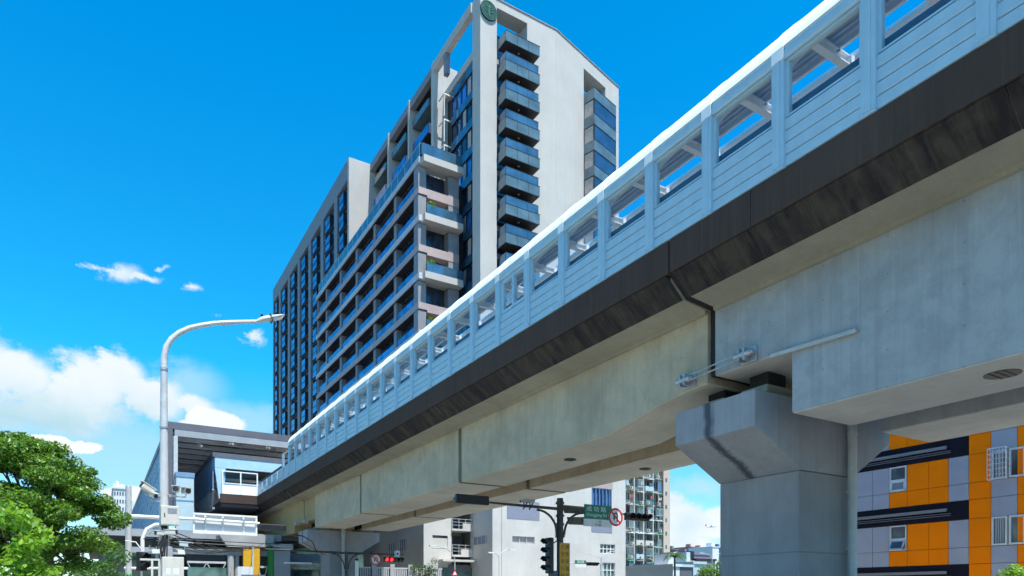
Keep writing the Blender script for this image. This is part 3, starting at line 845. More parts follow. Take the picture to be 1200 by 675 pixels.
def window_lo(ya,yb,z0,z1,open_sash):
    mb=MB(); f=.07
    mb.box(XO-.03,XO+.08,ya,ya+f,z0,z1); mb.box(XO-.03,XO+.08,yb-f,yb,z0,z1); mb.box(XO-.03,XO+.08,ya+f,yb-f,z0,z0+f); mb.box(XO-.03,XO+.08,ya+f,yb-f,z1-f,z1)
    zm=z0+(z1-z0)*.46; mb.box(XO-.03,XO+.08,ya+f,yb-f,zm-.04,zm+.04)
    w=part('window',mb,M['alu'],ob)
    part('pane',MB().box(XO+.05,XO+.06,ya+f,yb-f,zm+.04,z1-f),M['grey_pane'],w)
    # hopper sash below, leaning out at the foot
    o=-.28 if open_sash else -.045
    A=lambda y,z,k:(XO-.02+o*k,y,z)
    mb=MB()
    for u0,u1,k0,k1 in ((ya+f,yb-f,1,.8),(ya+f,yb-f,.18,0)):
        za=zm-.04-(zm-.04-z0-f)*k0; zb=zm-.04-(zm-.04-z0-f)*k1
        mb.add([A(u0,za,k0),A(u1,za,k0),A(u1,zb,k1),A(u0,zb,k1),(XO+o*k0+.03,u0,za),(XO+o*k0+.03,u1,za),(XO+o*k1+.03,u1,zb),(XO+o*k1+.03,u0,zb)],[(0,1,2,3),(7,6,5,4),(0,4,5,1),(3,2,6,7),(0,3,7,4),(1,5,6,2)])
    za=z0+f; zb=zm-.04
    for u in (ya+f,yb-f-.08): mb.add([A(u,za,1),A(u+.08,za,1),A(u+.08,zb,0),A(u,zb,0),(XO+o+.03,u,za),(XO+o+.03,u+.08,za),(XO+.03,u+.08,zb),(XO+.03,u,zb)],[(0,1,2,3),(7,6,5,4),(0,4,5,1),(3,2,6,7),(0,3,7,4),(1,5,6,2)])
    part('hopper_sash',mb,M['alu'],w)
    part('sash_pane',MB().add([A(ya+f+.08,za+.05,.92),A(yb-f-.08,za+.05,.92),A(yb-f-.08,zb-.05,.08),A(ya+f+.08,zb-.05,.08)],[(0,1,2,3)]),M['grey_pane'],w)
for i,cc in enumerate(colr):
    y0,y1=min(ycols[i],ycols[i+1]),max(ycols[i],ycols[i+1])
    for r,(z0,z1,kind) in enumerate(zrows):
        if kind!='win' or z0<.5 or z1>13.5: continue
        if cc=='w': window_lo(y0+.03,y1-.03,z0+.03,z1-.02,abs(z0-4.04)<.2)
        if cc=='G':
            mb=MB(); f=.09
            za,zb=z0+.02,z1
            ya,yb=y0-.35,y1-.04
            for (u,v) in ((ya,(ya+yb)/2-.03),((ya+yb)/2+.03,yb)):
                mb.box(XO-.05,XO+.08,u,u+f,za,zb); mb.box(XO-.05,XO+.08,v-f,v,za,zb); mb.box(XO-.05,XO+.08,u+f,v-f,za,za+f); mb.box(XO-.05,XO+.08,u+f,v-f,zb-f,zb)
            w=part('window',mb,M['alu'],ob,label='wide aluminium window')
            part('pane',MB().box(XO+.05,XO+.06,ya+f,yb-f,za+f,zb-f),M['grey_pane'],w)
            mb=MB()
            for q in range(7): 
                yq=(ya+yb)/2+.1+q*.085*((yb-ya)/1.2)
                if yq<yb-f-.08: mb.cyl((XO+.04,yq+.04,za+f),(XO+.04,yq+.04,zb-f),.042,n=8)
            part('curtain',mb,M['st_grey'],w)
            if z0>7:
                mb=MB(); q0,q1=(ya+yb)/2-.05,yb+.03; X1=XO-.42
                for z in [za-.05+j*(zb-za+.1)/6 for j in range(7)]: mb.box(X1,X1+.03,q0,q1,z-.015,z+.015); mb.box(X1,XO,q0,q0+.03,z-.015,z+.015); mb.box(X1,XO,q1-.03,q1,z-.015,z+.015)
                for q in [q0+j*(q1-q0)/6 for j in range(7)]: mb.box(X1-.004,X1+.026,q-.013,q+.013,za-.06,zb+.06)
                for z in (za-.06,zb+.04): mb.box(X1-.01,X1+.05,q0,q1,z,z+.05)
                part('window_cage',mb,M['alu'],w)

# ------------------------------------------------------------------ white plaster building behind the viaduct
wb=thing('white_building','white plastered building with blue louvre windows, under and behind the viaduct','building',(38,60,0))
HW=14.5
def holes_wall(name,x0,x1,y,z0,z1,holes,m,parent,depth=.35):
    """wall facing -Y with real openings"""
    xs=sorted(set([x0,x1]+[h[0] for h in holes]+[h[1] for h in holes])); zs=sorted(set([z0,z1]+[h[2] for h in holes]+[h[3] for h in holes]))
    mb=MB()
    def inside(a,b,c,d): return any(h[0]-1e-6<=a and b<=h[1]+1e-6 and h[2]-1e-6<=c and d<=h[3]+1e-6 for h in holes)
    for a,b in zip(xs[:-1],xs[1:]):
        run=None
        for c,d in zip(zs[:-1],zs[1:]):
            if inside(a,b,c,d):
                if run: mb.box(a,b,y,y+depth,run[0],run[1]); run=None
            else: run=(run[0],d) if run else (c,d)
        if run: mb.box(a,b,y,y+depth,run[0],run[1])
    return part(name,mb,m,parent)
YB=55.0
W={}
h1=(42.75,45.35,10.55,12.45); h2=(42.75,45.35,7.95,8.65); h3=(43.85,45.8,5.85,6.8); h4=(43.85,45.8,2.6,4.9); h5=(33.35,35.85,6.45,7.15)
holes_wall('front_wall',31.2,47.2,YB,0,HW,[h1,h3,h4,h5],M['white_wall'],wb)
part('body',MB().box(31.55,47.1,YB+.45,62,0,HW-.2),M['far_grey'],wb)
part('shaded_return_wall',MB().box(31.2,31.54,YB+.35,59.4,0,HW),M['white_wall'],wb)
part('wall_joint',MB().box(32.15,32.2,YB-.012,YB,0,HW),M['grey_tile'],wb)
part('wall_joint',MB().box(38.2,38.25,YB-.012,YB,0,HW),M['lightgrey'],wb)
part('tile_panel',MB().box(32.75,36.4,YB-.02,YB,8.75,10.5),M['grey_tile'],wb)
part('tile_panel',MB().box(42.7,45.4,YB-.02,YB,h2[2],h2[3]),M['grey_tile'],wb)
part('tile_panel',MB().box(42.7,45.45,YB-.02,YB,12.5,13.4),M['tower_pink'],wb)
def wwin(name,x0,x1,z0,z1,nx,nz,mframe,mpane,y=YB):
    mb=MB()
    for i in range(nx+1): 
        x=x0+(x1-x0)*i/nx; mb.box(max(x0,x-.04),min(x1,x+.04),y+.12,y+.2,z0,z1)
    for j in range(nz+1):
        z=z0+(z1-z0)*j/nz; mb.box(x0,x1,y+.11,y+.21,max(z0,z-.04),min(z1,z+.04))
    w=part('window',mb,mframe,wb); part('pane',MB().box(x0,x1,y+.22,y+.24,z0,z1),mpane,w)
wwin('w',*h1,5,1,M['blue_pane'],M['blue_pane']); wwin('w',*h3,4,2,M['white_steel'],M['grey_pane']); wwin('w',*h4,4,3,M['white_steel'],M['green_pane']); wwin('w',*h5,3,1,M['alu'],M['curtain'])
# louvre fins on the blue window
mb=MB()
for i in range(6): mb.box(42.8+i*.45,42.92+i*.45,YB+.02,YB+.1,10.6,12.4)
part('louvre_fin',mb,M['far_blue'],wb)
# balcony block
YA=59.1
holes_wall('front_wall',26.1,29.0,YA,0,HW,[(27.0,28.6,6.1,7.25)],M['white_wall'],wb)
part('body',MB().box(26.5,31.2,YA+2.2,62,0,HW),M['far_grey'],wb); part('body',MB().box(26.5,28.98,YA+.6,YA+2.2,0,HW),M['far_grey'],wb)
w=part('window',MB().box(26.95,28.65,YA-.03,YA+.0,6.06,6.1),M['white_steel'],wb); part('curtain',MB().box(27.0,28.6,YA+.1,YA+.15,6.1,7.0),M['off_white'],w); part('pane',MB().box(27.0,28.6,YA+.12,YA+.14,7.0,7.25),M['grey_pane'],w)
for z in (5.45,7.95,10.45,12.9):
    b=part('balcony',MB().box(28.95,31.19,YA-.25,YA+2.2,z-.18,z),M['white_wall'],wb)
    part('parapet',MB().box(29.9 if z<6 else 30.1,31.19,YA-.25,YA-.12,z,z+.55),M['white_wall'],b)
    mb=MB()
    for zz in (z+.35,z+.65,z+.95): mb.box(29.0,31.15,YA-.16,YA-.13,zz-.02,zz+.02)
    for xx in (29.0,29.7,30.4,31.1): mb.box(xx,xx+.04,YA-.17,YA-.12,z,z+1.0)
    part('railing',mb,M['alu'],b)
    part('door',MB().box(30.2,31.1,YA+2.12,YA+2.19,z,z+2.0),M['grey_pane'],b)
part('ledge',MB().box(27.6,31.19,YA-1.0,YA-.01,4.75,4.95),M['white_wall'],wb)
part('shopfront',MB().box(28.0,31.19,YA-.06,YA-.01,0,4.2),M['green_pane'],wb)
part('shop_band',MB().box(28.6,31.0,YA-.1,YA-.06,3.9,4.5),M['st_dark'],wb)
# long shaded side wall with small windows
part('side_wall',MB().box(26.1,26.45,YA+.355,80,0,HW),M['white_wall'],wb)
part('body',MB().box(26.46,29.6,62,80,0,HW-.3),M['far_grey'],wb)
for (y0,y1,z0,z1) in ((63.3,64.9,6.0,7.1),(66.4,67.9,5.5,6.9),(72.0,73.4,5.2,6.4)):
    w=part('window',MB().box(26.05,26.1,y0,y1,z0,z1),M['grey_tile'],wb)
    mb=MB()
    for q in range(4): mb.box(26.0,26.05,y0+(y1-y0)*q/3-.03,y0+(y1-y0)*q/3+.03,z0,z1)
    part('window_bars',mb,M['alu'],w)
w=part('window',MB().box(31.14,31.2,56.2,58.6,6.45,7.15),M['grey_tile'],wb); 
mb=MB()
for q in range(4): mb.box(31.10,31.14,56.2+.8*q-.03,56.2+.8*q+.03,6.45,7.15)
part('window_bars',mb,M['alu'],w)
part('side_pipe',MB().cyl((26.0,65.5,0),(26.0,65.5,HW),.05),M['pvc'],wb)
part('coping',MB().box(31.1,47.3,YB-.06,YB+.5,HW,HW+.15).box(26.0,31.09,YA-.06,YA+.5,HW,HW+.15),M['lightgrey'],wb)

# ------------------------------------------------------------------ old apartment slab
random.seed(21)
YP=121.0; ap=thing('old_apartment_block','weathered apartment block crowded with caged balconies and air conditioners, beside the white building','building',(110,128,0))
HA=46
part('body',MB().box(96,117.3,YP+1.2,138,0,HA),M['beige_wall'],ap)
part('end_pier',MB().box(115.4,117.5,YP-.3,YP+1.2,0,HA),M['pinkish'],ap)
xcol=[(96.4,99.8),(100.2,103.4),(104.0,106.2),(106.7,109.2),(109.5,112.2),(112.5,115.1)]
for x in (96,100,103.7,106.45,109.35,112.35): part('wall_pier',MB().box(x-.12,x+.14,YP-.05,YP+1.2,0,HA),M['beige_wall'],ap)
n=0
for (x0,x1) in xcol:
    for i in range(14):
        z=.4+3.2*i
        part('floor_slab',MB().box(x0+.0,x1,YP+.1,YP+1.2,z-.2,z),M['lightgrey'],ap) if n<90 else None
        r=random.random(); xm=(x0+x1)/2
        mb=MB().box(x0+.25,x1-.2,YP+1.1,YP+1.19,z+1.0,z+2.6)
        w=part('window',mb,M['grey_pane'],ap)
        mb=MB(); 
        for q in (0,.33,.66,1): mb.box(x0+.25+(x1-x0-.45)*q-.04,x0+.25+(x1-x0-.45)*q+.04,YP+1.04,YP+1.1,z+1.0,z+2.6)
        part('window_frame',mb,M['white_steel'],w)
        if r<.35:
            mb=MB().box(x0+.05,x1-.1,YP-.5,YP-.42,z,z+1.1); mb.box(x0+.05,x0+.12,YP-.42,YP+.1,z,z+1.1)
            part('balcony_front',mb,random.choice([M['beige_wall'],M['st_pale'],M['green_pane'],M['off_white']]),w)
            mb=MB()
            for q in range(6): mb.box(x0+.1+(x1-x0-.3)*q/5,x0+.16+(x1-x0-.3)*q/5,YP-.48,YP-.44,z+1.1,z+2.7)
            mb.box(x0+.05,x1-.1,YP-.5,YP-.42,z+2.65,z+2.75); part('cage_bars',mb,random.choice([M['alu'],M['st_pale'],M['dark_steel']]),w)
        elif r<.6:
            mb=MB(); X0,X1=x0+.3,x1-.5
            mb.box(X0,X1,YP-.75,YP-.70,z+.7,z+.8); mb.box(X0,X1,YP-.75,YP-.7,z+2.3,z+2.4)
            for q in range(7): mb.box(X0+(X1-X0)*q/6-.03,X0+(X1-X0)*q/6+.03,YP-.76,YP-.71,z+.7,z+2.4)
            mb.box(X0,X1,YP-.7,YP+.1,z+.66,z+.7)
            part('window_cage',mb,M['st_pale'],w)
        if random.random()<.5:
            xa=random.uniform(x0+.2,x1-1.2); mb=MB().box(xa,xa+.85,YP-.55,YP-.1,z+.05,z+.65); a=part('air_conditioner',mb,M['off_white'],w)
            part('fan_grille',MB().cyl((xa+.3,YP-.55,z+.35),(xa+.3,YP-.58,z+.35),.22,n=12),M['dark_steel'],w)
        if random.random()<.3:
            mb=MB().prism([(YP-1.0,z+2.6),(YP+.1,z+2.95),(YP+.1,z+3.0),(YP-1.0,z+2.65)],'x',x0+.1,x1-.1); part('awning',mb,random.choice([M['teal_sheet'],M['st_pale'],M['rail_grey']]),w)
        if random.random()<.35:
            q0=x0+random.choice([.1,(x1-x0)*.5]); q1=q0+(x1-x0)*.45; zz=z+random.choice([.1,.2,.9])
            part('infill_panel',MB().box(q0,q1,YP-.02,YP+.08,zz,zz+random.uniform(1.1,2.4)),random.choice([M['tower_mid'],M['off_white'],M['st_pale'],M['green_pane'],M['rail_grey'],M['beige_wall'],M['far_blue']]),w)
        if random.random()<.25:
            xa=random.uniform(x0+.2,x1-.6); part('drain_pipe',MB().cyl((xa,YP-.12,z-.3),(xa,YP-.12,z+2.9),.07,n=6),M['dark_steel'],w)
        if random.random()<.3:
            xa=random.uniform(x0+.3,x1-1.0); part('laundry',MB().box(xa,xa+.5,YP-.62,YP-.6,z+1.2,z+2.0).box(xa+.6,xa+.9,YP-.62,YP-.6,z+1.3,z+2.0),random.choice([M['off_white'],M['far_blue'],M['far_red'],M['tower_dark']]),w)
        n+=1
for i in range(12):
    part('stair_window',MB().box(116.0,116.5,YP-.34,YP-.3,3+3.2*i,3.9+3.2*i),M['grey_pane'],ap)
# ------------------------------------------------------------------ station at the end of the viaduct
random.seed(5)
st=thing('metro_station','grey metro station with wide open roof and blue side panels at the viaduct end','station',(14,70,0))
YR=67.0
# roof
mb=MB().box(5.2,29.5,YR,YR+.5,16.25,16.85); mb.box(5.2,5.6,YR+.5,150,16.25,16.85)
part('roof_fascia',mb,M['st_dark'],st)
ybs=[YR+.5,69.6,72.4,75.2,78.0,81,84,88,93]
for k,(ya,yb) in enumerate(zip(ybs[:-1],ybs[1:])):
    part('roof_deck',MB().box(5.6,29.4,ya+(.7 if k else .5),yb+.15,16.5,16.7),M['st_dark'],st)
    part('sun_gap_pane',MB().box(5.6,29.4,ya+.15,ya+(.7 if k else .5),16.58,16.6),M['clear'],st)  # clear gaps added in the deck to let sun onto the beams
part('roof_deck',MB().box(5.6,29.4,93.25,150,16.5,16.7),M['st_dark'],st)
mb=MB().box(5.75,29.4,YR+.02,YR+.42,15.65,16.24)
part('front_beam',mb,M['st_grey'],st)
mb=MB().box(5.2,5.6,YR,YR+.5,9.4,16.24); part('side_leg',mb,M['st_dark'],st)
part('side_leg',MB().box(5.66,6.0,YR+.02,YR+.42,9.4,15.64),M['pole_grey'],st)
for i,y in enumerate((69.6,72.4,75.2,78.0,81,84,87,90,93)):
    mb=MB().box(5.7,29,y,y+.3,15.78,16.15)
    part('roof_beam',mb,M['roof_white'],st)
for i,x in enumerate((9.0,12.2,15.4,18.6)):
    part('roof_purlin',MB().box(x,x+.2,YR+.5,95,16.15,16.45),M['st_grey'],st)
for a,b in (((10.5,68,15.7),(13.5,72,16.3)),((13.8,68,15.7),(16.5,72.2,16.3)),((17.2,68,15.7),(20,72.2,16.3)),((8,70,15.6),(10,74,16.3))):
    part('roof_brace',MB().bar(a,b,.22,.22),M['white_steel'],st)
part('skylight',MB().box(12.4,15.2,72.8,80.5,16.42,16.48),M['skylight'],st)
# side screens along the left edge
for k in range(26):
    y=YR+.6+3.2*k
    mb=MB().box(5.3,5.34,y,y+3.1,3.5,16.2) 
    g=part('glazed_screen',mb,M['frosted'],st)
    mb=MB()
    for q in range(3): mb.box(5.265,5.3,y+q*1.07,y+q*1.07+.07,3.5,16.2)
    for z in (3.5,6.0,8,10,12,14,16.08): mb.box(5.26,5.3,y,y+3.2,z,z+.10)
    for z in (6,8,10,12,14): mb.bar((5.28,y,z),(5.28,y+3.1,z+2),.03,.05)
    part('screen_frame',mb,M['st_blue'],g)
# pale clad lift shaft
mb=MB().box(5.75,7.15,65.6,67.0,7.2,12.2)
l=part('lift_shaft',mb,M['st_pale'],st)
part('shaft_band',MB().box(5.7,7.2,65.55,67.0,11.85,12.25),M['st_blue'],l)
part('shaft_band',MB().box(5.72,7.18,65.57,66.99,9.75,9.85),M['st_blue'],l)
part('shaft_base',MB().box(5.74,7.9,65.62,67.0,6.4,7.2),M['st_blue'],l)
_parts_before=set(bpy.data.objects)
# raised box with sloping leg, blue side panels and truss below it
part('box_fascia',MB().box(8.44,15.5,63.9,64.3,13.55,13.95).box(8.44,8.8,64.3,78,13.55,13.95),M['st_dark'],st)
part('box_beam',MB().box(8.62,15.4,63.94,64.3,12.65,13.54),M['panel_blue'],st)
part('box_roof',MB().box(8.8,15.5,64.3,78,13.4,13.6),M['st_dark'],st)
mb=MB()
for k in range(7): mb.box(8.50,8.60,64.4+k*1.95,64.4+k*1.95+1.9,10.8,13.54)
part('side_panel',mb,M['st_blue'],st)
mb=MB().prism([(8.62,12.64),(9.5,12.64),(9.35,10.0),(8.95,9.95)],'y',63.95,64.35); part('sloping_leg',mb,M['panel_blue'],st)
mb=MB()
for k in range(6):
    y=64.4+2.1*k; mb.bar((8.56,y,10.78),(8.56,y+1.05,9.2),.16,.16); mb.bar((8.56,y+1.05,9.2),(8.56,y+2.1,10.78),.16,.16)
mb.box(8.46,8.66,64.3,77.5,9.05,9.25)
part('side_truss',mb,M['st_grey'],st)
for y in (65.6,68.5,71.5): part('box_purlin',MB().box(8.8,15.4,y,y+.3,13.0,13.35),M['rail_grey'],st)
for o in set(bpy.data.objects)-_parts_before:
    k=66.95/64.0
    for v in o.data.vertices:
        w0=v.co+ORG[st.name]
        v.co=Vector((w0.x*k,w0.y*k,CAM_H+(w0.z-CAM_H)*k))-ORG[st.name]
# platform head: dark fascia and pale panels turning the corner
part('platform_fascia',MB().box(9.45,12.69,66.75,67.2,10.0,10.80),M['parapet'],st)
part('platform_slab',MB().box(9.6,12.9,67.3,100,9.7,10.3),M['st_dark'],st)
mb=MB().box(9.6,12.69,66.78,66.86,10.82,11.75); 
hp=part('end_panel',mb,M['roof_white'],st)
mb=MB()
for x in (9.6,11.15,12.60): mb.box(x,x+.11,66.72,66.86,10.82,12.9)
mb.box(9.6,12.7,66.73,66.85,12.82,12.92); mb.box(9.6,12.7,66.73,66.85,11.75,11.83)
part('end_panel_frame',mb,M['white_steel'],hp)
part('pane',MB().box(9.7,12.6,66.79,66.80,11.83,12.82),M['clear'],hp)
for k in range(4): part('inner_frame',MB().box(9.6,15.2,70+2.2*k,70.2+2.2*k,12.5,12.75).box(10.0+k*.9,10.15+k*.9,70+2.2*k,70.2+2.2*k,10.3,12.5),M['white_steel'],st)
part('inner_rail',MB().box(9.6,12.6,68.2,68.25,11.3,11.36).box(9.6,12.6,68.2,68.25,10.9,10.96),M['white_steel'],st)
# concourse level
part('concourse_edge',MB().box(-1,14.0,63.0,63.4,6.35,6.95),M['st_grey'],st)
part('concourse_slab',MB().box(-1,18.5,63.4,110,6.5,6.9),M['st_dark'],st)
mb=MB().prism([(8.6,6.9),(13.2,6.8),(13.2,5.7),(9.4,5.7)],'y',62.3,62.9); part('sloped_soffit',mb,M['lightgrey'],st)
part('duct',MB().box(5,14,62.2,62.5,5.45,5.62).cyl((4,62.0,5.95),(13.6,62.0,5.7),.05).cyl((4,62.0,6.15),(13.6,62.0,6.05),.04),M['dark_steel'],st)
part('lower_beam',MB().box(2.2,13.8,62.6,63.0,5.0,5.45),M['st_grey'],st)
part('dark_band',MB().box(6.3,9.3,62.9,63.0,4.2,5.0),M['frame_dark'],st)
part('back_wall',MB().box(0,24,70,70.3,0,6.5),M['green_pane'],st)
def xtruss(x0,x1,y,z0,z1,n,name='cross_truss'):
    mb=MB(); w=(x1-x0)/n
    for i in range(n): mb.bar((x0+i*w,y,z0),(x0+(i+1)*w,y,z1),.1,.06); mb.bar((x0+i*w,y+.02,z1),(x0+(i+1)*w,y+.02,z0),.1,.06)
    mb.box(x0,x1,y-.05,y+.08,z1-.05,z1+.12); mb.box(x0,x1,y-.05,y+.08,z0-.1,z0+.05)
    return part(name,mb,M['pole_grey'],st)
xtruss(6.3,9.3,62.5,1.6,4.3,2); xtruss(11.95,12.65,62.5,.6,4.0,1); xtruss(14.9,17.9,63.5,1.6,4.3,2); 
part('glass_parapet',MB().box(6.3,9.3,62.2,62.24,.2,3.9),M['green_pane'],st)
part('glass_parapet',MB().box(14.9,18,63.2,63.24,.2,3.9),M['green_pane'],st)
part('round_column',MB().cyl((9.7,62.6,0),(9.7,62.6,5.0),.28,n=16),M['lightgrey'],st)
part('round_column',MB().cyl((10.25,62.9,0),(10.25,62.9,5.0),.2,n=16),M['lightgrey'],st)
part('yellow_cladding',MB().box(10.62,11.35,62.0,62.3,3.4,5.55),M['yellow_wall'],st)
part('yellow_cladding',MB().box(11.42,11.95,61.9,62.3,0,5.6),M['yellow_wall'],st)
part('steel_column',MB().box(11.3,11.44,61.8,61.95,0,5.7),M['pole_grey'],st)
part('green_post',MB().box(12.68,13.08,62.0,62.4,0,5.9),M['green_post'],st)
mb=MB().box(13.15,14.6,62.2,63.2,0,5.6)
for k in range(7): mb.box(13.18+k*.21,13.26+k*.21,62.14,62.2,0,5.5)
part('ribbed_column',mb,M['lightgrey'],st)
part('column_head',MB().box(12.95,14.8,62.0,63.4,5.6,6.1),M['lightgrey'],st)
part('notice_panel',MB().box(10.1,11.3,61.5,61.6,1.2,4.0),M['far_white'],st)
part('notice_strip',MB().box(10.35,12.3,61.45,61.5,3.15,3.32),M['far_blue'],st)
part('blue_awning',MB().box(14.9,18.4,64.5,66,4.7,5.4),M['st_blue'],st)
part('low_canopy',MB().box(14.0,16.4,61.8,62.6,4.35,4.5),M['white_steel'],st)
# ------------------------------------------------------------------ signals, signs and lamps
UX=Vector((1,0,0)); UZ=Vector((0,0,1))
def ring(mb,c,r0,r1,y,n=36):
    for i in range(n):
        a=2*math.pi*i/n; b=2*math.pi*(i+1)/n
        P=lambda r,t:(c[0]+r*math.cos(t),y,c[2]+r*math.sin(t))
        mb.add([P(r0,a),P(r1,a),P(r1,b),P(r0,b)],[(0,1,2,3)])
    return mb
def signal(name,label,c,along,face,n,size,mh,group='traffic signals',lit=None,cat='traffic light'):
    """a row of n hooded lamps; along = row direction, face = where the lamps look"""
    c=Vector(c); al=Vector(along).normalized(); fa=Vector(face).normalized(); ot=al.cross(fa)
    L=n*size*1.12
    t=thing(name,label,cat,c,group)
    mb=MB().obox(c,al,fa,ot,L/2,size*.28,size*.55)
    part('housing',mb,mh,t,bevel=size*.1)
    for i in range(n):
        p=c+al*((i-(n-1)/2)*size*1.1)+fa*(size*.28)
        seg=14; vs=[];
        for j in range(seg+1):
            a=-math.pi*.12+math.pi*1.24*j/seg
            r=size*.47
            q=UZ if abs(al.z)<.5 else al.cross(fa)
            # hood open at its lower side
            hx=(al if abs(al.z)<.5 else ot)
            d=hx*(r*math.cos(a))+UZ*(r*math.sin(a))
            vs+= [p+d, p+d+fa*size*(.85 if math.sin(a)>.1 else .5)]
        mb=MB().add(vs,[(2*j,2*j+1,2*j+3,2*j+2) for j in range(seg)])
        v=part('visor',mb,mh,t,recalc=False)
        part('lens',MB().cyl(p+fa*.005,p+fa*.03,size*.40,size*.38,n=18),M['lamp_red'] if lit is not None and i in lit else M['lens_dark'],v)
    return t
def no_uturn(c,r,label):
    t=thing('no_u_turn_sign',label,'road sign',c,'no U turn signs')
    y=c[1]
    part('plate',MB().cyl((c[0],y+.02,c[2]),(c[0],y,c[2]),r,n=40),M['sign_white'],t)
    part('red_ring',ring(MB(),c,r*.78,r*.99,y-.006).bar((c[0]-r*.56,y-.008,c[2]+r*.56),(c[0]+r*.56,y-.008,c[2]-r*.56),.004,r*.17,up=(0,0,1)),M['sign_red'],t,recalc=False)
    mb=MB(); w=r*.15
    mb.box(c[0]+r*.16,c[0]+r*.16+w,y-.006,y-.003,c[2]-r*.5,c[2]+r*.18)
    mb.box(c[0]-r*.30,c[0]-r*.30+w,y-.006,y-.003,c[2]-r*.12,c[2]+r*.18)
    n=12; cx=c[0]-r*.07+w/2-.0; cz=c[2]+r*.18; ro=r*.23+w/2; ri=ro-w
    for i in range(n):
        a=math.pi*i/n; b=math.pi*(i+1)/n
        mb.add([(cx+ri*math.cos(a),y-.006,cz+ri*math.sin(a)),(cx+ro*math.cos(a),y-.006,cz+ro*math.sin(a)),(cx+ro*math.cos(b),y-.006,cz+ro*math.sin(b)),(cx+ri*math.cos(b),y-.006,cz+ri*math.sin(b))],[(0,1,2,3)])
    mb.add([(c[0]-r*.30-w*.6,y-.006,c[2]-r*.10),(c[0]-r*.30+w*1.6,y-.006,c[2]-r*.10),(c[0]-r*.30+w*.5,y-.006,c[2]-r*.42)],[(0,1,2)])
    part('arrow',mb,M['black_plastic'],t,recalc=False)
    return t
# ---- central signal mast, standing in the median
Y1=26.2; X1=18.5
m=thing('signal_mast','dark steel signal mast with two curved brackets and arms both ways under the viaduct','signal pole',(X1,Y1,0))
part('post',MB().cyl((X1,Y1,0),(X1,Y1,6.12),.17,.15,n=14),M['dark_steel'],m)
zl=5.62
part('arm',MB().tube([(X1-.1,Y1,zl),(X1-2.5,Y1,zl+.02),(13.9,Y1,zl+.05)],[.075,.06,.035]),M['dark_steel'],m)
part('arm',MB().tube([(X1+.1,Y1,zl),(X1+2.5,Y1,zl),(22.6,Y1,zl+.0)],[.075,.06,.04]),M['dark_steel'],m)
def arc(x0,z0,x1,z1,y,r,n=8):
    return MB().tube([(x0+(x1-x0)*math.sin(t*math.pi/2/n),y,z1+(z0-z1)*math.cos(t*math.pi/2/n)) if False else (x1+(x0-x1)*math.cos(t*math.pi/2/n),y,z0+(z1-z0)*math.sin(t*math.pi/2/n)) for t in range(n+1)],r)
part('bracket',arc(X1-.22,4.5,X1-1.3,5.5,Y1-.03,.055),M['dark_steel'],m)
part('bracket',arc(X1+.22,4.4,X1+1.3,5.5,Y1-.03,.055),M['dark_steel'],m)
mb=MB().cyl((X1,Y1,4.28),(X1,Y1,4.5),.22,n=14)
for z in (4.9,5.3,5.62,5.9): mb.cyl((X1,Y1,z-.05),(X1,Y1,z+.05),.2,n=14)
part('clamp',mb,M['dark_steel'],m)
part('cable_duct',MB().tube([(X1-.2,Y1-.1,5.4),(X1-.22,Y1-.12,4.6),(X1-.25,Y1-.1,4.1),(X1-.62,Y1-.05,3.9)],.03,n=6),M['rubber'],m)
c=at(556,592,Y=Y1); signal('traffic_light','black horizontal signal at the left tip of the central mast arm, against the girder',(13.85,Y1,5.72),(1,0,0),(.1,1,0),4,.36,M['black_plastic'])
c=at(747,607.5,Y=Y1-.1); signal('traffic_light','black horizontal signal right of the round no U turn sign, before the apartments',(23.15,Y1-.1,5.50),(1,0,0),(0,-1,0),4,.345,M['black_plastic'])
c=at(645,650,Y=Y1); signal('traffic_light','black vertical four lamp signal hung beside the amber sign',(c.x-.05,Y1,3.42),(0,0,1),(-1,-.12,0),4,.37,M['black_plastic'])
c=at(648,671,Y=Y1); 
t=thing('controller_box','dark blue grey box below the vertical signal on the central mast','equipment box',(c.x,Y1,2.5))
part('box_body',MB().box(c.x-.17,c.x+.2,Y1-.15,Y1+.15,1.9,2.72),M['st_dark'],t,bevel=.02); part('box_door',MB().box(c.x-.14,c.x+.17,Y1-.165,Y1-.15,1.95,2.67),M['st_dark'],t)
# street-name sign with its grey lower panel
t=thing('street_name_sign','green and white street name sign reading Chenggong Rd on the central mast arm','street sign',(20.75,Y1-.12,5.5))
a=at(685,592,Y=Y1-.15); b=at(717,595,Y=Y1-.15)
xa,xb=a.x,b.x
part('green_board',MB().box(xa,xb,Y1-.15,Y1-.11,5.24,5.93),M['sign_green'],t)
part('white_board',MB().box(xa-.04,xb,Y1-.15,Y1-.11,4.88,5.232),M['sign_white'],t)
part('board_frame',MB().box(xa-.02,xb+.02,Y1-.105,Y1-.06,4.95,5.05).box(xa-.02,xb+.02,Y1-.105,Y1-.06,5.7,5.8),M['galv'],t)
xm=(xa+xb)/2
text_part('chinese_name','成 功 路',M['sign_white'],t,(xm-.12,Y1-.152,5.73),UX,UZ,.25,width=1.18)
text_part('latin_name','Chenggong Rd',M['sign_white'],t,(xm-.12,Y1-.152,5.43),UX,UZ,.19,width=1.22)
mb=MB().add([(xb-.24,Y1-.153,5.50),(xb-.10,Y1-.153,5.66),(xb-.13,Y1-.153,5.42),(xb-.2,Y1-.153,5.38)],[(0,1,2,3)]); part('arrow',mb,M['sign_white'],t,recalc=False)
text_part('section_number','二段',M['black_plastic'],t,(xm+.02,Y1-.152,5.14),UX,UZ,.12,width=.36)
text_part('house_numbers','8-98',M['black_plastic'],t,(xm-.02,Y1-.152,4.98),UX,UZ,.10,width=.36)
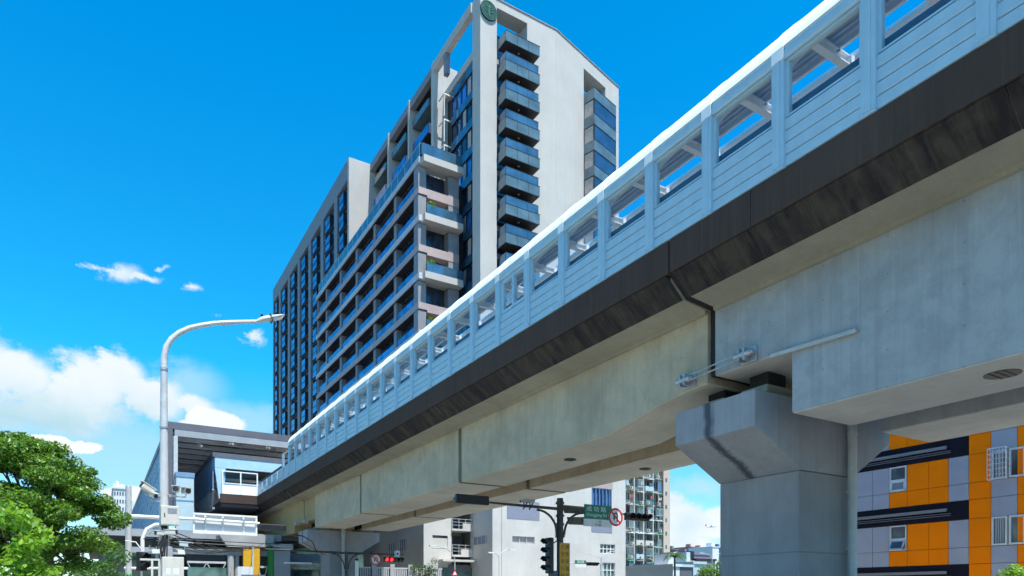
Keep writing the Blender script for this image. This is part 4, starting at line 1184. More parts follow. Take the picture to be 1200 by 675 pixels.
# brown boards behind, seen from the back
t=thing('sign_back','two brown grey boards seen edge on, left of the green street name sign','sign',(19.35,Y1-.05,5.4))
part('upper_board',MB().add([(18.8,Y1+.2,5.86),(19.95,Y1-.12,5.80),(19.95,Y1-.12,5.46),(18.9,Y1+.2,5.48),(18.8,Y1+.23,5.86),(19.95,Y1-.09,5.80),(19.95,Y1-.09,5.46),(18.9,Y1+.23,5.48)],[(0,1,2,3),(7,6,5,4),(0,4,5,1),(3,2,6,7),(0,3,7,4),(1,5,6,2)]),M['splice'],t)
part('lower_board',MB().add([(19.05,Y1+.2,5.30),(19.95,Y1-.12,5.32),(19.95,Y1-.12,4.93),(19.15,Y1+.2,4.95),(19.05,Y1+.23,5.30),(19.95,Y1-.09,5.32),(19.95,Y1-.09,4.93),(19.15,Y1+.23,4.95)],[(0,1,2,3),(7,6,5,4),(0,4,5,1),(3,2,6,7),(0,3,7,4),(1,5,6,2)]),M['splice'],t)
c=at(721.5,606,Y=Y1-.18); no_uturn((c.x,Y1-.18,c.z),.45,'large round no U turn sign touching the green street name sign')
# amber vertical sign
c=at(662,655,Y=Y1-.2)
t=thing('amber_sign','tall amber sign with two columns of dark characters on the central mast','sign',(c.x,Y1-.22,2.8))
a=at(656.3,636,Y=Y1-.25); b=at(667.8,637,Y=Y1-.25)
part('amber_board',MB().box(a.x,b.x,Y1-.25,Y1-.2,1.55,a.z),M['sign_yellow'],t)
for j,(s,dx) in enumerate((('大型車行駛外側',.27),('機慢車兩段左轉',.73))):
    for i,ch in enumerate(s):
        zz=a.z-.18-i*.34
        text_part('character',ch,M['sign_brown'],t,(a.x+(b.x-a.x)*dx,Y1-.252,zz),UX,UZ,.22,width=.2)
# small cameras on the left arm
for i,(px,lab) in enumerate(((614,'leftmost small camera on top of the central mast arm'),(621,'right hand small camera on top of the central mast arm'))):
    c=at(px,594,Y=Y1)
    t=thing('traffic_camera',lab,'camera',(c.x,Y1,zl+.05),'cameras on the central mast arm')
    part('camera_stem',MB().cyl((c.x,Y1,zl+.02),(c.x,Y1,zl+.18),.03,n=8).bar((c.x-.1,Y1-.1,zl-.15),(c.x+.1,Y1-.1,zl+.15),.05,.05),M['dark_steel'],t)
    part('camera_housing',MB().obox((c.x+.02,Y1-.03,zl+.24),(1,-.3,.1),(.3,1,0),(0,0,1),.2,.07,.07),M['galv'],t,bevel=.015)
    part('camera_lens',MB().cyl((c.x-.2,Y1+.02,zl+.21),(c.x-.17,Y1+.02,zl+.215),.055,n=12),M['lens_dark'],t)

# ---- far signal arm in front of the second pier
Y2=52.0; X2=16.45
m=thing('signal_mast','slim grey signal mast with long thin arms in front of the second pier','signal pole',(X2,Y2,0))
part('post',MB().cyl((X2,Y2,0),(X2,Y2,4.95),.14,.12,n=12),M['dark_steel'],m)
part('arm',MB().tube([(10.4,Y2,4.95),(X2,Y2,4.85),(21.2,Y2,4.85)],[.04,.085,.045]),M['dark_steel'],m)
part('bracket',arc(X2-.15,3.6,X2-1.1,4.78,Y2-.02,.05),M['dark_steel'],m); part('bracket',arc(X2+.15,3.6,X2+1.1,4.78,Y2-.02,.05),M['dark_steel'],m)
part('cable',MB().tube([(X2-2.3,Y2,4.85),(X2-2.6,Y2,5.6),(X2-3.3,Y2,6.0),(X2-4.0,Y2,6.1)],.035,n=6),M['rubber'],m)
c=at(440.5,655.8,Y=Y2-.2); no_uturn((c.x,Y2-.2,c.z),.45,'smaller looking round no U turn sign before the shaded white wall')
c=at(461,655.8,Y=Y2-.1); signal('traffic_light','horizontal signal with its left lamps glowing red on the far mast arm',(c.x,Y2-.1,c.z),(1,0,0),(0,-1,0),4,.36,M['black_plastic'],lit=(0,1))
c=at(465,650.5,Y=Y2); t=thing('traffic_camera','white box camera on top of the far signal with red lamp','camera',(c.x,Y2,c.z-.35))
part('camera_housing',MB().box(c.x-.2,c.x+.2,Y2-.15,Y2+.15,c.z-.35,c.z+.35),M['far_white'],t,bevel=.03); part('camera_lens',MB().cyl((c.x,Y2-.17,c.z+.1),(c.x,Y2-.15,c.z+.1),.09,n=12),M['lens_dark'],t)
# ---- small signal far right of the mast
Y3=48.0
a=at(673,656.5,Y=Y3); b=at(686,664.5,Y=Y3)
m=thing('signal_mast','thin grey signal arm low in front of the white building windows','signal pole',(a.x+3,Y3,0))
pz=4.35; xe=at(705,660,Y=Y3).x
part('post',MB().cyl((xe,Y3,0),(xe,Y3,pz+.6),.1,.08,n=10),M['pole_grey'],m)
part('arm',MB().tube([(at(656,660,Y=Y3).x,Y3,pz),(xe,Y3,pz)],.04,n=8),M['pole_grey'],m)
part('lamp_arm',MB().tube([(xe,Y3,pz+.1),(xe+.2,Y3,pz+.75),(xe+1.0,Y3,pz+1.15),(xe+1.9,Y3,pz+1.2)],.035,n=8).tube([(xe,Y3,pz+.5),(xe-2.2,Y3,pz+1.0),(xe-3,Y3,pz+1.2)],.02,n=6),M['pole_grey'],m)
t=thing('street_name_sign','small teal and white street sign, far off before the white building','street sign',(a.x,Y3,4.3))
part('teal_board',MB().box(a.x,b.x,Y3-.12,Y3-.08,b.z+.25,a.z),M['sign_green'],t); part('white_board',MB().box(a.x,b.x,Y3-.12,Y3-.08,b.z-.05,b.z+.24),M['sign_white'],t)
text_part('lettering','成功路',M['sign_white'],t,((a.x+b.x)/2,Y3-.122,(a.z+b.z)/2+.15),UX,UZ,.24,width=.75)
c=at(694,661,Y=Y3-.1); signal('traffic_light','tiny horizontal signal beside the small teal street sign',(c.x,Y3-.1,pz-.03),(1,0,0),(0,-1,0),4,.28,M['black_plastic'])

# ---- left mast with the big sign seen from behind
Y4=41.3; X4=1.35
m=thing('signal_mast','pale blue grey mast on the left with a long arm carrying the framed sign back','signal pole',(X4,Y4,0))
part('post',MB().cyl((X4,Y4,0),(X4,Y4,7.35),.17,.14,n=16),M['pole_grey'],m)
part('arm',MB().tube([(X4,Y4,5.75),(4.6,Y4,5.78),(7.95,Y4,5.72)],[.11,.085,.07]),M['white_steel'],m)
part('bracket',MB().tube([(2.0,Y4-.1,3.9),(2.0,Y4-.1,4.6),(2.2,Y4-.1,5.1),(2.6,Y4-.1,5.35),(3.3,Y4-.1,5.42)],.1,n=10),M['white_steel'],m)
part('bracket',MB().tube([(2.3,Y4,4.85),(3.0,Y4,5.1),(3.6,Y4,5.15)],.06,n=10),M['white_steel'],m)
part('lower_arm',MB().tube([(X4-.2,Y4,3.0),(4.2,Y4,3.05)],.07,n=10),M['white_steel'],m)
t=thing('framed_sign_back','white framed sign back with three ribs on the long left arm','sign',(6.15,Y4,5.1))
xa=at(227,602,Y=Y4).x; xb=at(301,605,Y=Y4).x; z0,z1=5.02,6.12
part('board',MB().box(xa,xb,Y4+.16,Y4+.2,z0,z1),M['far_white'],t)
mb=MB().box(xa-.03,xb+.03,Y4+.02,Y4+.16,z1-.08,z1+.02); mb.box(xa-.03,xb+.03,Y4+.02,Y4+.16,z0-.02,z0+.08)
for x in (xa-.03,xa+.55,xa+.33*(xb-xa)+.35,xa+.77*(xb-xa),xb-.06): mb.box(x,x+.09,Y4+.03,Y4+.159,z0+.08,z1-.08)
part('frame',mb,M['white_steel'],t)
mb=MB()
for x in (xa+.6,xa+.33*(xb-xa)+.4,xa+.77*(xb-xa)+.04): mb.box(x-.04,x+.04,Y4-.13,Y4+.03,5.6,5.9)
part('clamp',mb,M['galv'],t)
signal('traffic_light','dark horizontal signal at the tip of the long left arm beside the framed sign',(8.68,Y4,5.52),(1,0,0),(0,1,0),4,.34,M['black_plastic'])
# pedestrian signal low on the left
c=at(166,658,Y=38.0)
t=signal('pedestrian_signal','dark blue upright pedestrian signal by the left mast base',(c.x,38.0,c.z),(0,0,1),(.6,-1,0),2,.42,M['frame_dark'],group=None)
part('signal_post',MB().cyl((c.x,38.15,0),(c.x,38.15,c.z+.7),.05,n=8).tube([(c.x,38.15,c.z+.6),(c.x-.25,38.15,c.z+.95),(c.x-.7,38.15,c.z+1.0)],.03,n=6),M['white_steel'],t)
c=at(151,672,Y=40.5); t=thing('green_post_box','green bollard like post at the foot of the left mast','bollard',(c.x,40.5,0))
part('bollard_body',MB().cyl((c.x,40.5,0),(c.x,40.5,2.6),.11,n=12),M['green_post'],t); part('bollard_cap',MB().cyl((c.x,40.5,2.6),(c.x,40.5,2.7),.14,.08,n=12),M['green_post'],t)

# ---- tall street lamp with curved arm
YL=24.6; XL=1.8
lamp=thing('street_lamp','tall grey street lamp with a swan neck arm against the sky at left','street lamp',(XL,YL,0))
part('pole',MB().cyl((XL,YL,3.2),(XL,YL,8.9),.145,.10,n=20),M['pole_grey'],lamp)
pts=[(192,430),(192.3,418),(195,406),(201,397),(210,390),(222,384.5),(235,381.5),(250,379),(268,377.8),(285,377.3),(300,377)]
P=[(XL,YL,8.75)]+[tuple(at(px,py,Y=YL)) for px,py in pts]
rr=[.10,.098,.095,.092,.09,.088,.085,.08,.075,.072,.068,.065]
part('arm',MB().tube(P,rr,n=16),M['pole_grey'],lamp)
part('base_sleeve',MB().box(XL-.16,XL+.16,YL-.16,YL+.16,0,3.3).box(XL-.24,XL+.24,YL-.2,YL+.2,2.75,3.15),M['st_grey'],lamp,bevel=.02)
part('joint_collar',MB().cyl((XL,YL,8.82),(XL,YL,8.9),.12,n=16).cyl((XL,YL,6.95),(XL,YL,7.0),.135,n=16),M['galv'],lamp)
# luminaire
h0=at(300,377,Y=YL); h1=at(333,370,Y=YL)
d=(h1-h0).normalized(); up=Vector((-d.z,0,d.x)); sd=Vector((0,1,0)); L=(h1-h0).length
prof=[(0,.05,.05),(.12,.10,.09),(.25,.155,.12),(.45,.165,.12),(.7,.17,.085),(.9,.15,.06),(1,.07,.03)]
mb=MB(); vs=[]
for u,w,h in prof:
    c=h0+d*(L*u)
    for k in range(16):
        a=2*math.pi*k/16
        vs.append(c+sd*(w*math.cos(a))+up*(h*math.sin(a)*(1 if math.sin(a)>0 else .55)))
n=len(prof); mb.add(vs,[(i*16+k,i*16+(k+1)%16,(i+1)*16+(k+1)%16,(i+1)*16+k) for i in range(n-1) for k in range(16)],True); mb.add(vs,[tuple(range(16)),tuple(range((n-1)*16,n*16))])
head=part('lamp_head',mb,M['off_white'],lamp)
mb=MB().obox(h0+d*(L*.70)-up*.055,d,sd,up,L*.2,.12,.02); part('lamp_lens',mb,M['far_white'],head)
part('photocell',MB().cyl(h0+d*(L*.27)+up*.11,h0+d*(L*.27)+up*.19,.045,n=10),M['black_plastic'],head)
part('hinge_band',MB().obox(h0+d*(L*.52),d,sd,up,.02,.172,.12),M['dark_steel'],head)
# control box on the pole
t=thing('control_box','off white control box with a small grey screen on the lamp pole','control box',(1.85,YL-.3,4.2))
a=at(188.5,592,Y=YL-.35); b=at(210,616,Y=YL-.35)
part('box_body',MB().box(a.x,b.x,YL-.35,YL-.12,b.z,a.z),M['off_white'],t,bevel=.015)
part('box_door',MB().box(a.x+.03,b.x-.03,YL-.365,YL-.35,b.z+.03,a.z-.03),M['off_white'],t)
part('screen',MB().box(a.x+.19,a.x+.46,YL-.375,YL-.365,a.z-.24,a.z-.08),M['tower_grey'],t)
part('latch',MB().box(a.x+.09,a.x+.12,YL-.38,YL-.365,a.z-.36,a.z-.24),M['dark_steel'],t)
# cameras clustered on the pole
def cam(px,py,L,r,dirv,label,mat='off_white',yy=YL-.25,stem=None):
    c=at(px,py,Y=yy); d=Vector(dirv).normalized()
    t=thing('security_camera',label,'camera',c,'security cameras on the lamp pole')
    s=d.cross(UZ).normalized(); u=s.cross(d)
    part('camera_housing',MB().obox(c,d,s,u,L/2,r,r*.9),M[mat],t,bevel=r*.35)
    part('sunshield',MB().obox(c+u*(r*1.0)+d*.03,d,s,u,L/2+.04,r*1.15,.012),M[mat],t)
    part('camera_lens',MB().cyl(c+d*(L/2),c+d*(L/2+.02),r*.85,n=16).cyl(c+d*(L/2+.018),c+d*(L/2+.03),r*.5,n=12),M['lens_dark'],t)
    e=Vector((XL,YL,c.z+ (stem or -.18)))
    part('camera_bracket',MB().tube([c-u*r,c-u*(r+.1),Vector((e.x*.5+c.x*.5,e.y*.5+c.y*.5,e.z)),e],.022,n=8),M['galv'],t)
cam(173,573,.42,.10,(-.75,-.25,.45),'leftmost pale camera tilted upward, on the bracket left of the lamp pole')
cam(179,580,.30,.08,(.5,-.8,-.3),'stubby camera just under the tilted one, left of the lamp pole')
cam(206,573.5,.34,.10,(-.15,-1,-.05),'camera right of the lamp pole facing forward, nearer the pole')
cam(218,575.5,.38,.10,(.25,-1,-.1),'rightmost camera of the upper cluster, right of the lamp pole')
cam(200,624,.36,.09,(.9,-.45,0),'camera below the control box pointing right')
cam(187,625,.26,.075,(-.9,-.45,0),'small camera below the control box pointing left')
cam(175,635,.20,.11,(-.3,-1,-.15),'round black camera lowest on the left of the pole','black_plastic')
cam(217,638,.34,.08,(.7,-.7,-.12),'small white camera lowest on the right of the pole','far_white')
c=at(165,634,Y=YL-.2)
for px,py,lab in ((182.5,646.5,'small white junction box left of the lamp pole sleeve'),(212.5,647.5,'small white junction box right of the lamp pole sleeve')):
    c=at(px,py,Y=YL-.2)
    t=thing('junction_box',lab,'junction box',c)
    part('box_body',MB().box(c.x-.11,c.x+.11,YL-.27,YL-.15,c.z-.06,c.z+.07),M['far_white'],t,bevel=.008)
    part('box_bracket',MB().bar((c.x,YL-.15,c.z-.05),(XL,YL-.17,c.z-.05),.03,.03),M['galv'],t)
mb=MB()
random.seed(3)
for k in range(7):
    x=XL+random.uniform(-.12,.1); mb.tube([(x,YL-.14,3.9),(x+random.uniform(-.1,.15),YL-.22,3.5),(x+random.uniform(-.15,.1),YL-.24,3.1),(x,YL-.2,2.7)],.018,n=6)
part('cable_bundle',mb,M['rubber'],lamp)
mb=MB().box(XL-.45,XL+.5,YL-.17,YL-.13,2.9,2.98)
part('bracket_bar',mb,M['galv'],lamp)
# beige street cabinet
a=at(189,653,Y=YL-.6); b=at(214,653,Y=YL-.6)
t=thing('utility_cabinet','beige grey roadside cabinet standing in front of the lamp pole','cabinet',((a.x+b.x)/2,YL-.8,0))
part('cabinet_body',MB().box(a.x,b.x,YL-1.0,YL-.5,0,a.z),M['off_white'],t,bevel=.015)
part('cabinet_door',MB().box(a.x+.08,b.x-.08,YL-1.015,YL-1.0,.2,a.z-.1),M['off_white'],t)
part('cabinet_plate',MB().box(a.x+.1,a.x+.22,YL-1.02,YL-1.015,a.z-.55,a.z-.35).box(b.x-.3,b.x-.14,YL-1.02,YL-1.015,a.z-.55,a.z-.35),M['far_white'],t)
a=at(177,656,Y=YL-.5)
t=thing('steel_frame','narrow beige upright frame left of the roadside cabinet','frame',(a.x+.1,YL-.5,0))
part('upright',MB().box(a.x,a.x+.06,YL-.5,YL-.44,0,a.z),M['off_white'],t); part('upright',MB().box(a.x+.2,a.x+.26,YL-.5,YL-.44,0,a.z),M['off_white'],t); part('cross_bar',MB().box(a.x-.3,a.x+.26,YL-.43,YL-.39,a.z-.02,a.z+.04),M['off_white'],t)

# ---- distant curved lamps
def small_lamp(px,py_top,Y,label,arms):
    """arms: list of (head px, head py)"""
    c=at(px,675,Y=Y); top=at(px,py_top,Y=Y)
    t=thing('street_lamp',label,'street lamp',(c.x,Y,0),'slim street lamps in the distance')
    r=.05 if Y<70 else .09
    part('pole',MB().cyl((c.x,Y,0),(c.x,Y,top.z),r,r*.8,n=8),M['pole_grey'],t)
    for hx,hy in arms:
        h=at(hx,hy,Y=Y); p=[]
        for k in range(9):
            u=k/8; p.append((c.x+(h.x-c.x)*(1-math.cos(u*math.pi/2)),Y,top.z+(h.z-top.z)*math.sin(u*math.pi/2)))
        part('arm',MB().tube(p,r*.7,n=8),M['pole_grey'],t)
        s=1 if h.x>c.x else -1
        part('lamp_head',MB().obox((h.x+s*.15,Y,h.z-.02),(s,0,-.05*s),(0,1,0),(0,0,1),.28 if Y<70 else .5,r*2,.05),M['far_white'],t)
small_lamp(533,657,50.0,'slim lamp curving left in front of the white balcony block',[(509,639.5)])
small_lamp(585,655,50.5,'slim twin lamp in front of the plain white wall',[(598,644),(577,647.5)])
small_lamp(834.5,656,96.0,'slim twin lamp above the green tree next to the pier column',[(846,648.5),(822,648)])
# warning triangle under the first slim lamp
c=at(533,671.5,Y=49.8)
t=thing('warning_sign','small red edged warning triangle over an orange plate on the slim lamp post','road sign',(c.x,49.8,c.z))
tri=lambda r,y:[(c.x-r,y,c.z-r*.8),(c.x+r,y,c.z-r*.8),(c.x,y,c.z+r*.95)]
part('plate',MB().add(tri(.32,49.8),[(0,1,2)]).add(tri(.32,49.83),[(0,2,1)]),M['sign_red'],t); part('inner_plate',MB().add(tri(.18,49.79),[(0,1,2)]),M['far_white'],t)
part('orange_plate',MB().box(c.x-.32,c.x+.32,49.8,49.83,c.z-.62,c.z-.28),M['orange'],t)
# ---- white wall with slatted openings in front of the shaded wall
a=at(416,657,Y=56.9)
t=thing('slatted_gate_wall','white wall with upright slats between pillars, behind the second pier','fence',(21,60,0))
Yf=57.9
for i in range(5):
    x0=18.9+i*1.72
    part('pillar',MB().box(x0,x0+.42,Yf,Yf+.4,0,4.35),M['lightgrey'],t)
    mb=MB()
    for k in range(6): mb.box(x0+.5+k*.205,x0+.58+k*.205,Yf+.1,Yf+.2,.3,3.95)
    mb.box(x0+.42,x0+1.72,Yf+.08,Yf+.22,3.95,4.05) ; mb.box(x0+.42,x0+1.72,Yf+.12,Yf+.18,3.0,3.06)
    part('slats',mb,M['band_grey'],t)
part('gate_back',MB().box(18.9,27.6,Yf+.6,Yf+.7,0,4.0),M['tower_mid'],t)
c=at(418,657,Y=53.4)
t=thing('white_post','thin white post standing right of the second pier','post',(c.x,53.4,0)); part('post_shaft',MB().cyl((c.x,53.4,0),(c.x,53.4,c.z),.13,n=10),M['white_steel'],t); part('post_cap',MB().cyl((c.x,53.4,c.z),(c.x,53.4,c.z+.15),.18,n=10),M['dark_steel'],t)

t=thing('overhead_cables','thin dark cables slung from the lamp pole towards the station','cables',(XL,YL,3.4))
for k in range(5):
    a=Vector((XL,YL+.1,3.3+.12*k)); b=Vector((9.0+k*.8,61.7,5.3+.18*k)); P=[]
    for j in range(13):
        u=j/12; p=a.lerp(b,u); p.z-=1.0*math.sin(math.pi*u)*(.3+.1*k); P.append(p)
    part('cable',MB().tube(P,.018,n=6),M['rubber'],t)
# ------------------------------------------------------------------ trees and shrubs
def clump_tree(label,base,h,clumps,leaf_n,leaf,m,name='broadleaf_tree',seed=1,trunk_r=.18,group=None,cat='tree',lim=6):
    random.seed(seed)
    bx,by=base
    t=thing(name,label,cat,(bx,by,0),group)
    mb=MB()
    fork=Vector((bx,by,h*.42))
    mb.tube([(bx,by,0),(bx+.08,by,h*.2),fork],[trunk_r,trunk_r*.8,trunk_r*.7],n=10)
    part('trunk',mb,M['bark'],t)
    lb=MB(); cr=MB()
    for ci,(c,r) in enumerate(clumps):
        c=Vector(c)
        mid=fork.lerp(c,.5)+Vector((random.uniform(-.3,.3),random.uniform(-.3,.3),random.uniform(-.3,.1)))
        if ci%lim==0: lb.tube([fork,mid,c-Vector((0,0,r[2]*.2))],[trunk_r*.42,trunk_r*.25,trunk_r*.1],n=6)
        leaf_cloud(cr,c,r,int(leaf_n*(r[0]*r[1])),leaf)
    part('limbs',lb,M['bark'],t)
    part('crown',cr,m,t,recalc=False)
    return t
Rt=Vector((CH,-SH,0)); Fw=Vector((SH,CH,0))
def cam_clumps(cpx,cd,specs):
    """clumps given by metres right of / above a centre, and depth offset"""
    c=at(cpx,675,d=cd); out=[]
    for (rx,dz,dd,r) in specs: out.append((c+Rt*rx+Fw*dd+Vector((0,0,dz-c.z)),r))
    return out
# the big tree
random.seed(11)
sp=[]
for k in range(185):
    a=random.uniform(0,2*math.pi); u=random.random()
    el=random.uniform(-.75,1.0)
    R0=3.75
    ce=math.sqrt(max(0,1-max(el,0)**2)) if el>0 else 1-.3*abs(el)
    rad=ce*(.35+.65*math.sqrt(u))
    x=R0*rad*math.cos(a); y=R0*.9*rad*math.sin(a); z=4.9+3.35*el
    s=random.uniform(.35,1.0); R0=3.7*random.uniform(.88,1.08)
    sp.append((x,z,y,(s,s,s*.48)))
cl=cam_clumps(22,30,sp)
b=at(58,675,d=30)
clump_tree('large leafy tree with layered crown at the left edge',(b.x,b.y),8.5,cl,950,.075,M['leaf'],seed=2,trunk_r=.2)
# shrubs below it
sp=[(x,z,y,(.5,.5,.33)) for x,z,y in ((-1.2,2.3,0),(-.5,2.0,.2),(.3,2.2,-.1),(1.0,2.6,.1),(1.5,2.1,0),(.7,1.6,-.2),(-.2,1.4,-.3),(-1.6,1.6,0),(1.3,3.0,.4),(1.7,1.4,.1))]
b=at(95,675,d=25); clump_tree('low dull green shrub under the big tree',(b.x,b.y),2.0,cam_clumps(90,25,sp),520,.085,M['leaf_dull'],name='shrub',seed=4,trunk_r=.05,cat='shrub')
# bright near bush
sp=[]
random.seed(8)
for k in range(26):
    a=random.uniform(0,2*math.pi); el=random.uniform(-.9,1); ce=math.sqrt(max(0,1-el*el))
    sp.append((.72*ce*math.cos(a)*random.uniform(.6,1),2.35+.78*el,.6*ce*math.sin(a),(.26,.26,.2)))
for k in range(10): sp.append((random.uniform(-.7,.4),random.uniform(.8,1.8),random.uniform(-.4,.4),(.3,.3,.3)))
b=at(8,675,d=12); clump_tree('bright yellow green broad leaved bush nearest the camera, bottom left',(b.x,b.y),2.2,cam_clumps(4,12,sp),1500,.06,M['leaf_bright'],name='broad_leaved_bush',seed=5,trunk_r=.04,cat='bush')
# small bush bottom right
sp=[]
random.seed(9)
for k in range(16):
    a=random.uniform(0,2*math.pi); el=random.uniform(-.6,1); ce=math.sqrt(max(0,1-el*el))
    sp.append((.75*ce*math.cos(a),2.0+.62*el,.7*ce*math.sin(a),(.32,.32,.2)))
b=at(1205,675,d=25); clump_tree('small bright green tree top before the orange building',(b.x,b.y),2.3,cam_clumps(1200,25,sp),900,.06,M['leaf_bright'],name='small_tree',seed=6,trunk_r=.05)
# climbing plant before the white building
sp=[]
random.seed(10)
for k in range(30):
    sp.append((random.uniform(-.95,1.05),random.choice([random.uniform(2.2,4.9),random.uniform(2.5,4.2)]),random.uniform(-.3,.3),(.32,.32,.34)))
b=at(497,675,d=62); clump_tree('light green street tree before the shaded corner of the white building',(b.x,b.y),4.2,cam_clumps(497,62,sp),420,.085,M['leaf_dull'],name='street_tree',seed=7,trunk_r=.07)
# tree between the pier column and the far houses
sp=[]
random.seed(12)
for k in range(34):
    a=random.uniform(0,2*math.pi); el=random.uniform(-.7,1); ce=math.sqrt(max(0,1-el*el))
    sp.append((3.4*ce*math.cos(a),4.0+3.0*el,3*ce*math.sin(a),(1.3,1.3,.8)))
b=at(848,675,d=110); clump_tree('rounded green tree beyond the road, left of the pier column',(b.x,b.y),6,cam_clumps(848,110,sp),60,.22,M['leaf'],seed=13,trunk_r=.25)
# palm
b=at(790.5,675,d=125); 
t=thing('palm_tree','grey green palm beside the old apartment block','palm',(b.x,b.y,0))
ztop=1.6+(697-652)*125/800
part('trunk',MB().tube([(b.x,b.y,0),(b.x+.1,b.y,ztop*.6),(b.x,b.y,ztop)],[.25,.18,.16],n=8),M['bark'],t)
mb=MB(); random.seed(14)
for k in range(24):
    a=2*math.pi*k/24; L=random.uniform(1.6,2.4); up=random.uniform(.2,1.2)
    for j in range(12):
        u=j/12; p=Vector((b.x+math.cos(a)*L*u,b.y+math.sin(a)*L*u,ztop+up*math.sin(u*2.4)-1.1*u*u))
        for s in (-1,1):
            q=p+Vector((-math.sin(a)*s*.45,math.cos(a)*s*.45,-.25)); mb.add([p,q,p+Vector((math.cos(a)*.16,math.sin(a)*.16,0))],[(0,1,2)])
part('fronds',mb,M['leaf_dull'],t,recalc=False)

# ------------------------------------------------------------------ far buildings
def far(label,px0,px1,ytop,d,m,depth=18,nx=4,nz=6,name='distant_building',roof=None,win='grey_pane',zb=0,group=None,cat='building'):
    c0=at((px0+px1)/2,675,d=d); Y=c0.y
    a=at(px0,ytop,Y=Y); b=at(px1,ytop,Y=Y)
    t=thing(name,label,cat,((a.x+b.x)/2,Y,0),group)
    H=(a.z+b.z)/2
    part('walls',MB().box(a.x,b.x,Y,Y+depth,0,H),m,t)
    mb=MB(); w=(b.x-a.x)/nx; h=(H-1)/nz
    for i in range(nx):
        for j in range(nz): mb.box(a.x+w*(i+.22),a.x+w*(i+.78),Y-.08,Y,.8+h*(j+.25),.8+h*(j+.7))
    if nx*nz<=16:
        for i in range(nx):
            for j in range(nz): part('window',MB().box(a.x+w*(i+.22),a.x+w*(i+.78),Y-.08,Y,.8+h*(j+.25),.8+h*(j+.7)),M[win],t)
    else: part('window_rows',mb,M[win],t,stuff=(nx*nz>100))
    mb=MB().box(a.x-.3,b.x+.3,Y-.3,Y+depth,H,H+.5); mb.box(a.x+w,a.x+w*2,Y+3,Y+7,H+.5,H+2.6)
    part('roof',mb,roof or m,t)
    return t
far('grey green block above the palm, on the skyline',789,802.5,644.5,420,M['far_grey'],nx=6,nz=8)
far('low purple roofed block on the skyline between grey and pink towers',802,811,650,460,M['far_purple'],nx=5,nz=6)
far('left one of the two pink brown towers on the skyline',810,820.5,641.5,500,M['pink_tile'],nx=6,nz=11)
far('right one of the two pink brown towers on the skyline',821,834,643,510,M['pink_tile'],nx=8,nz=10)
far('pale blue and white office tower on the skyline',835,842.5,641.5,380,M['far_white'],nx=2,nz=1,win='far_blue')
far('dark blue tower behind the pier column edge on the skyline',843.5,852,642.5,400,M['far_blue'],nx=4,nz=9)
far('long purple grey block in front of the pink towers',806,833,650.5,300,M['far_purple'],nx=12,nz=4)
far('low dark roofed house above the green tree',816,838,657,180,M['tower_mid'],nx=6,nz=2,roof=M['tower_dark'])
far('red roofed house right of the palm',799,808,657,170,M['far_white'],nx=3,nz=2,roof=M['far_red'])
far('small white house at the foot of the apartment block',788.5,796.5,664,130,M['far_white'],nx=1,nz=1)
far('dark shed between the white and the pale green houses',797,811,664.5,135,M['st_dark'],nx=5,nz=1,roof=M['alu'])
far('pale green house left of the tree',812.5,826,661,140,M['st_pale'],nx=3,nz=1)
far('cream wall house below the red roof',797,812,659.5,155,M['beige_wall'],nx=4,nz=1)
far('white high rise with rows of small windows between the tree and the left mast',133,152,573,190,M['far_white'],nx=6,nz=14)
far('pale grey lower flats right of the big tree',126,140,640,120,M['st_pale'],nx=4,nz=4)
far('pale green grey flats behind the left signal mast',149,186,600,150,M['st_pale'],nx=9,nz=9)
# brick house glimpsed behind the tree
a=at(22,586,d=52); b=at(48,586,d=52)
t=thing('brick_house','red brown house glimpsed through the big tree','building',((a.x+b.x)/2,a.y,0))
part('walls',MB().box(a.x,b.x,a.y,a.y+8,0,a.z),M['brick'],t); part('roof',MB().box(a.x-.3,b.x+.3,a.y-.3,a.y+8,a.z,a.z+.25),M['far_grey'],t)
# airliner low in the sky
c=at(833,617,d=1700); F=Vector((.97,-.2,.06)).normalized(); S=F.cross(UZ).normalized(); U=S.cross(F)
t=thing('airliner','tiny airliner on approach before the clouds left of the pier column','aeroplane',c)
part('fuselage',MB().tube([c-F*16,c-F*12,c-F*4,c+F*12,c+F*16],[.4,1.6,2,2,.5],n=10),M['far_white'],t)
mb=MB()
for s in (-1,1): mb.add([c+F*2+S*s*1.5,c-F*4+S*s*1.5,c-F*8+S*s*16+U*1.5,c-F*6+S*s*16+U*1.5,c+F*2+S*s*1.5+U*.4,c-F*4+S*s*1.5+U*.4,c-F*8+S*s*16+U*1.7,c-F*6+S*s*16+U*1.7],[(0,1,2,3),(7,6,5,4),(0,4,5,1),(3,2,6,7)])
part('wing',mb,M['far_white'],t)
part('tail_fin',MB().obox(c-F*14+U*3,F,S,U,1.6,.2,2.6),M['sign_red'],t)
# ------------------------------------------------------------------ ground and roads
mb=MB(); G=3000
mb.add([(-G,-G,0),(G,-G,0),(G,G,0),(-G,G,0)],[(0,1,2,3)])
struct('ground',mb,M['ground'])
mb=MB(); mb.add([(3,-200,.004),(37-3,-200,.004),(34,400,.004),(3,400,.004)],[(0,1,2,3)])
struct('road',mb,M['bounce_road'])
mb=MB(); mb.add([(34,28,.008),(400,28,.008),(400,47,.008),(34,47,.008)],[(0,1,2,3)]); mb.add([(-300,28,.008),(3,28,.008),(3,39,.008),(-300,39,.008)],[(0,1,2,3)])
struct('side_road',mb,M['bounce_road'])
mb=MB().box(-1.5,2.8,-200,27.6,-.1,.14); mb.box(34.2,38.2,-200,27.6,-.1,.14); mb.box(34.2,37,47.4,400,-.1,.14); mb.box(-2,2.8,39.4,60,-.1,.14)
struct('pavement',mb,M['paving'])
mb=MB()
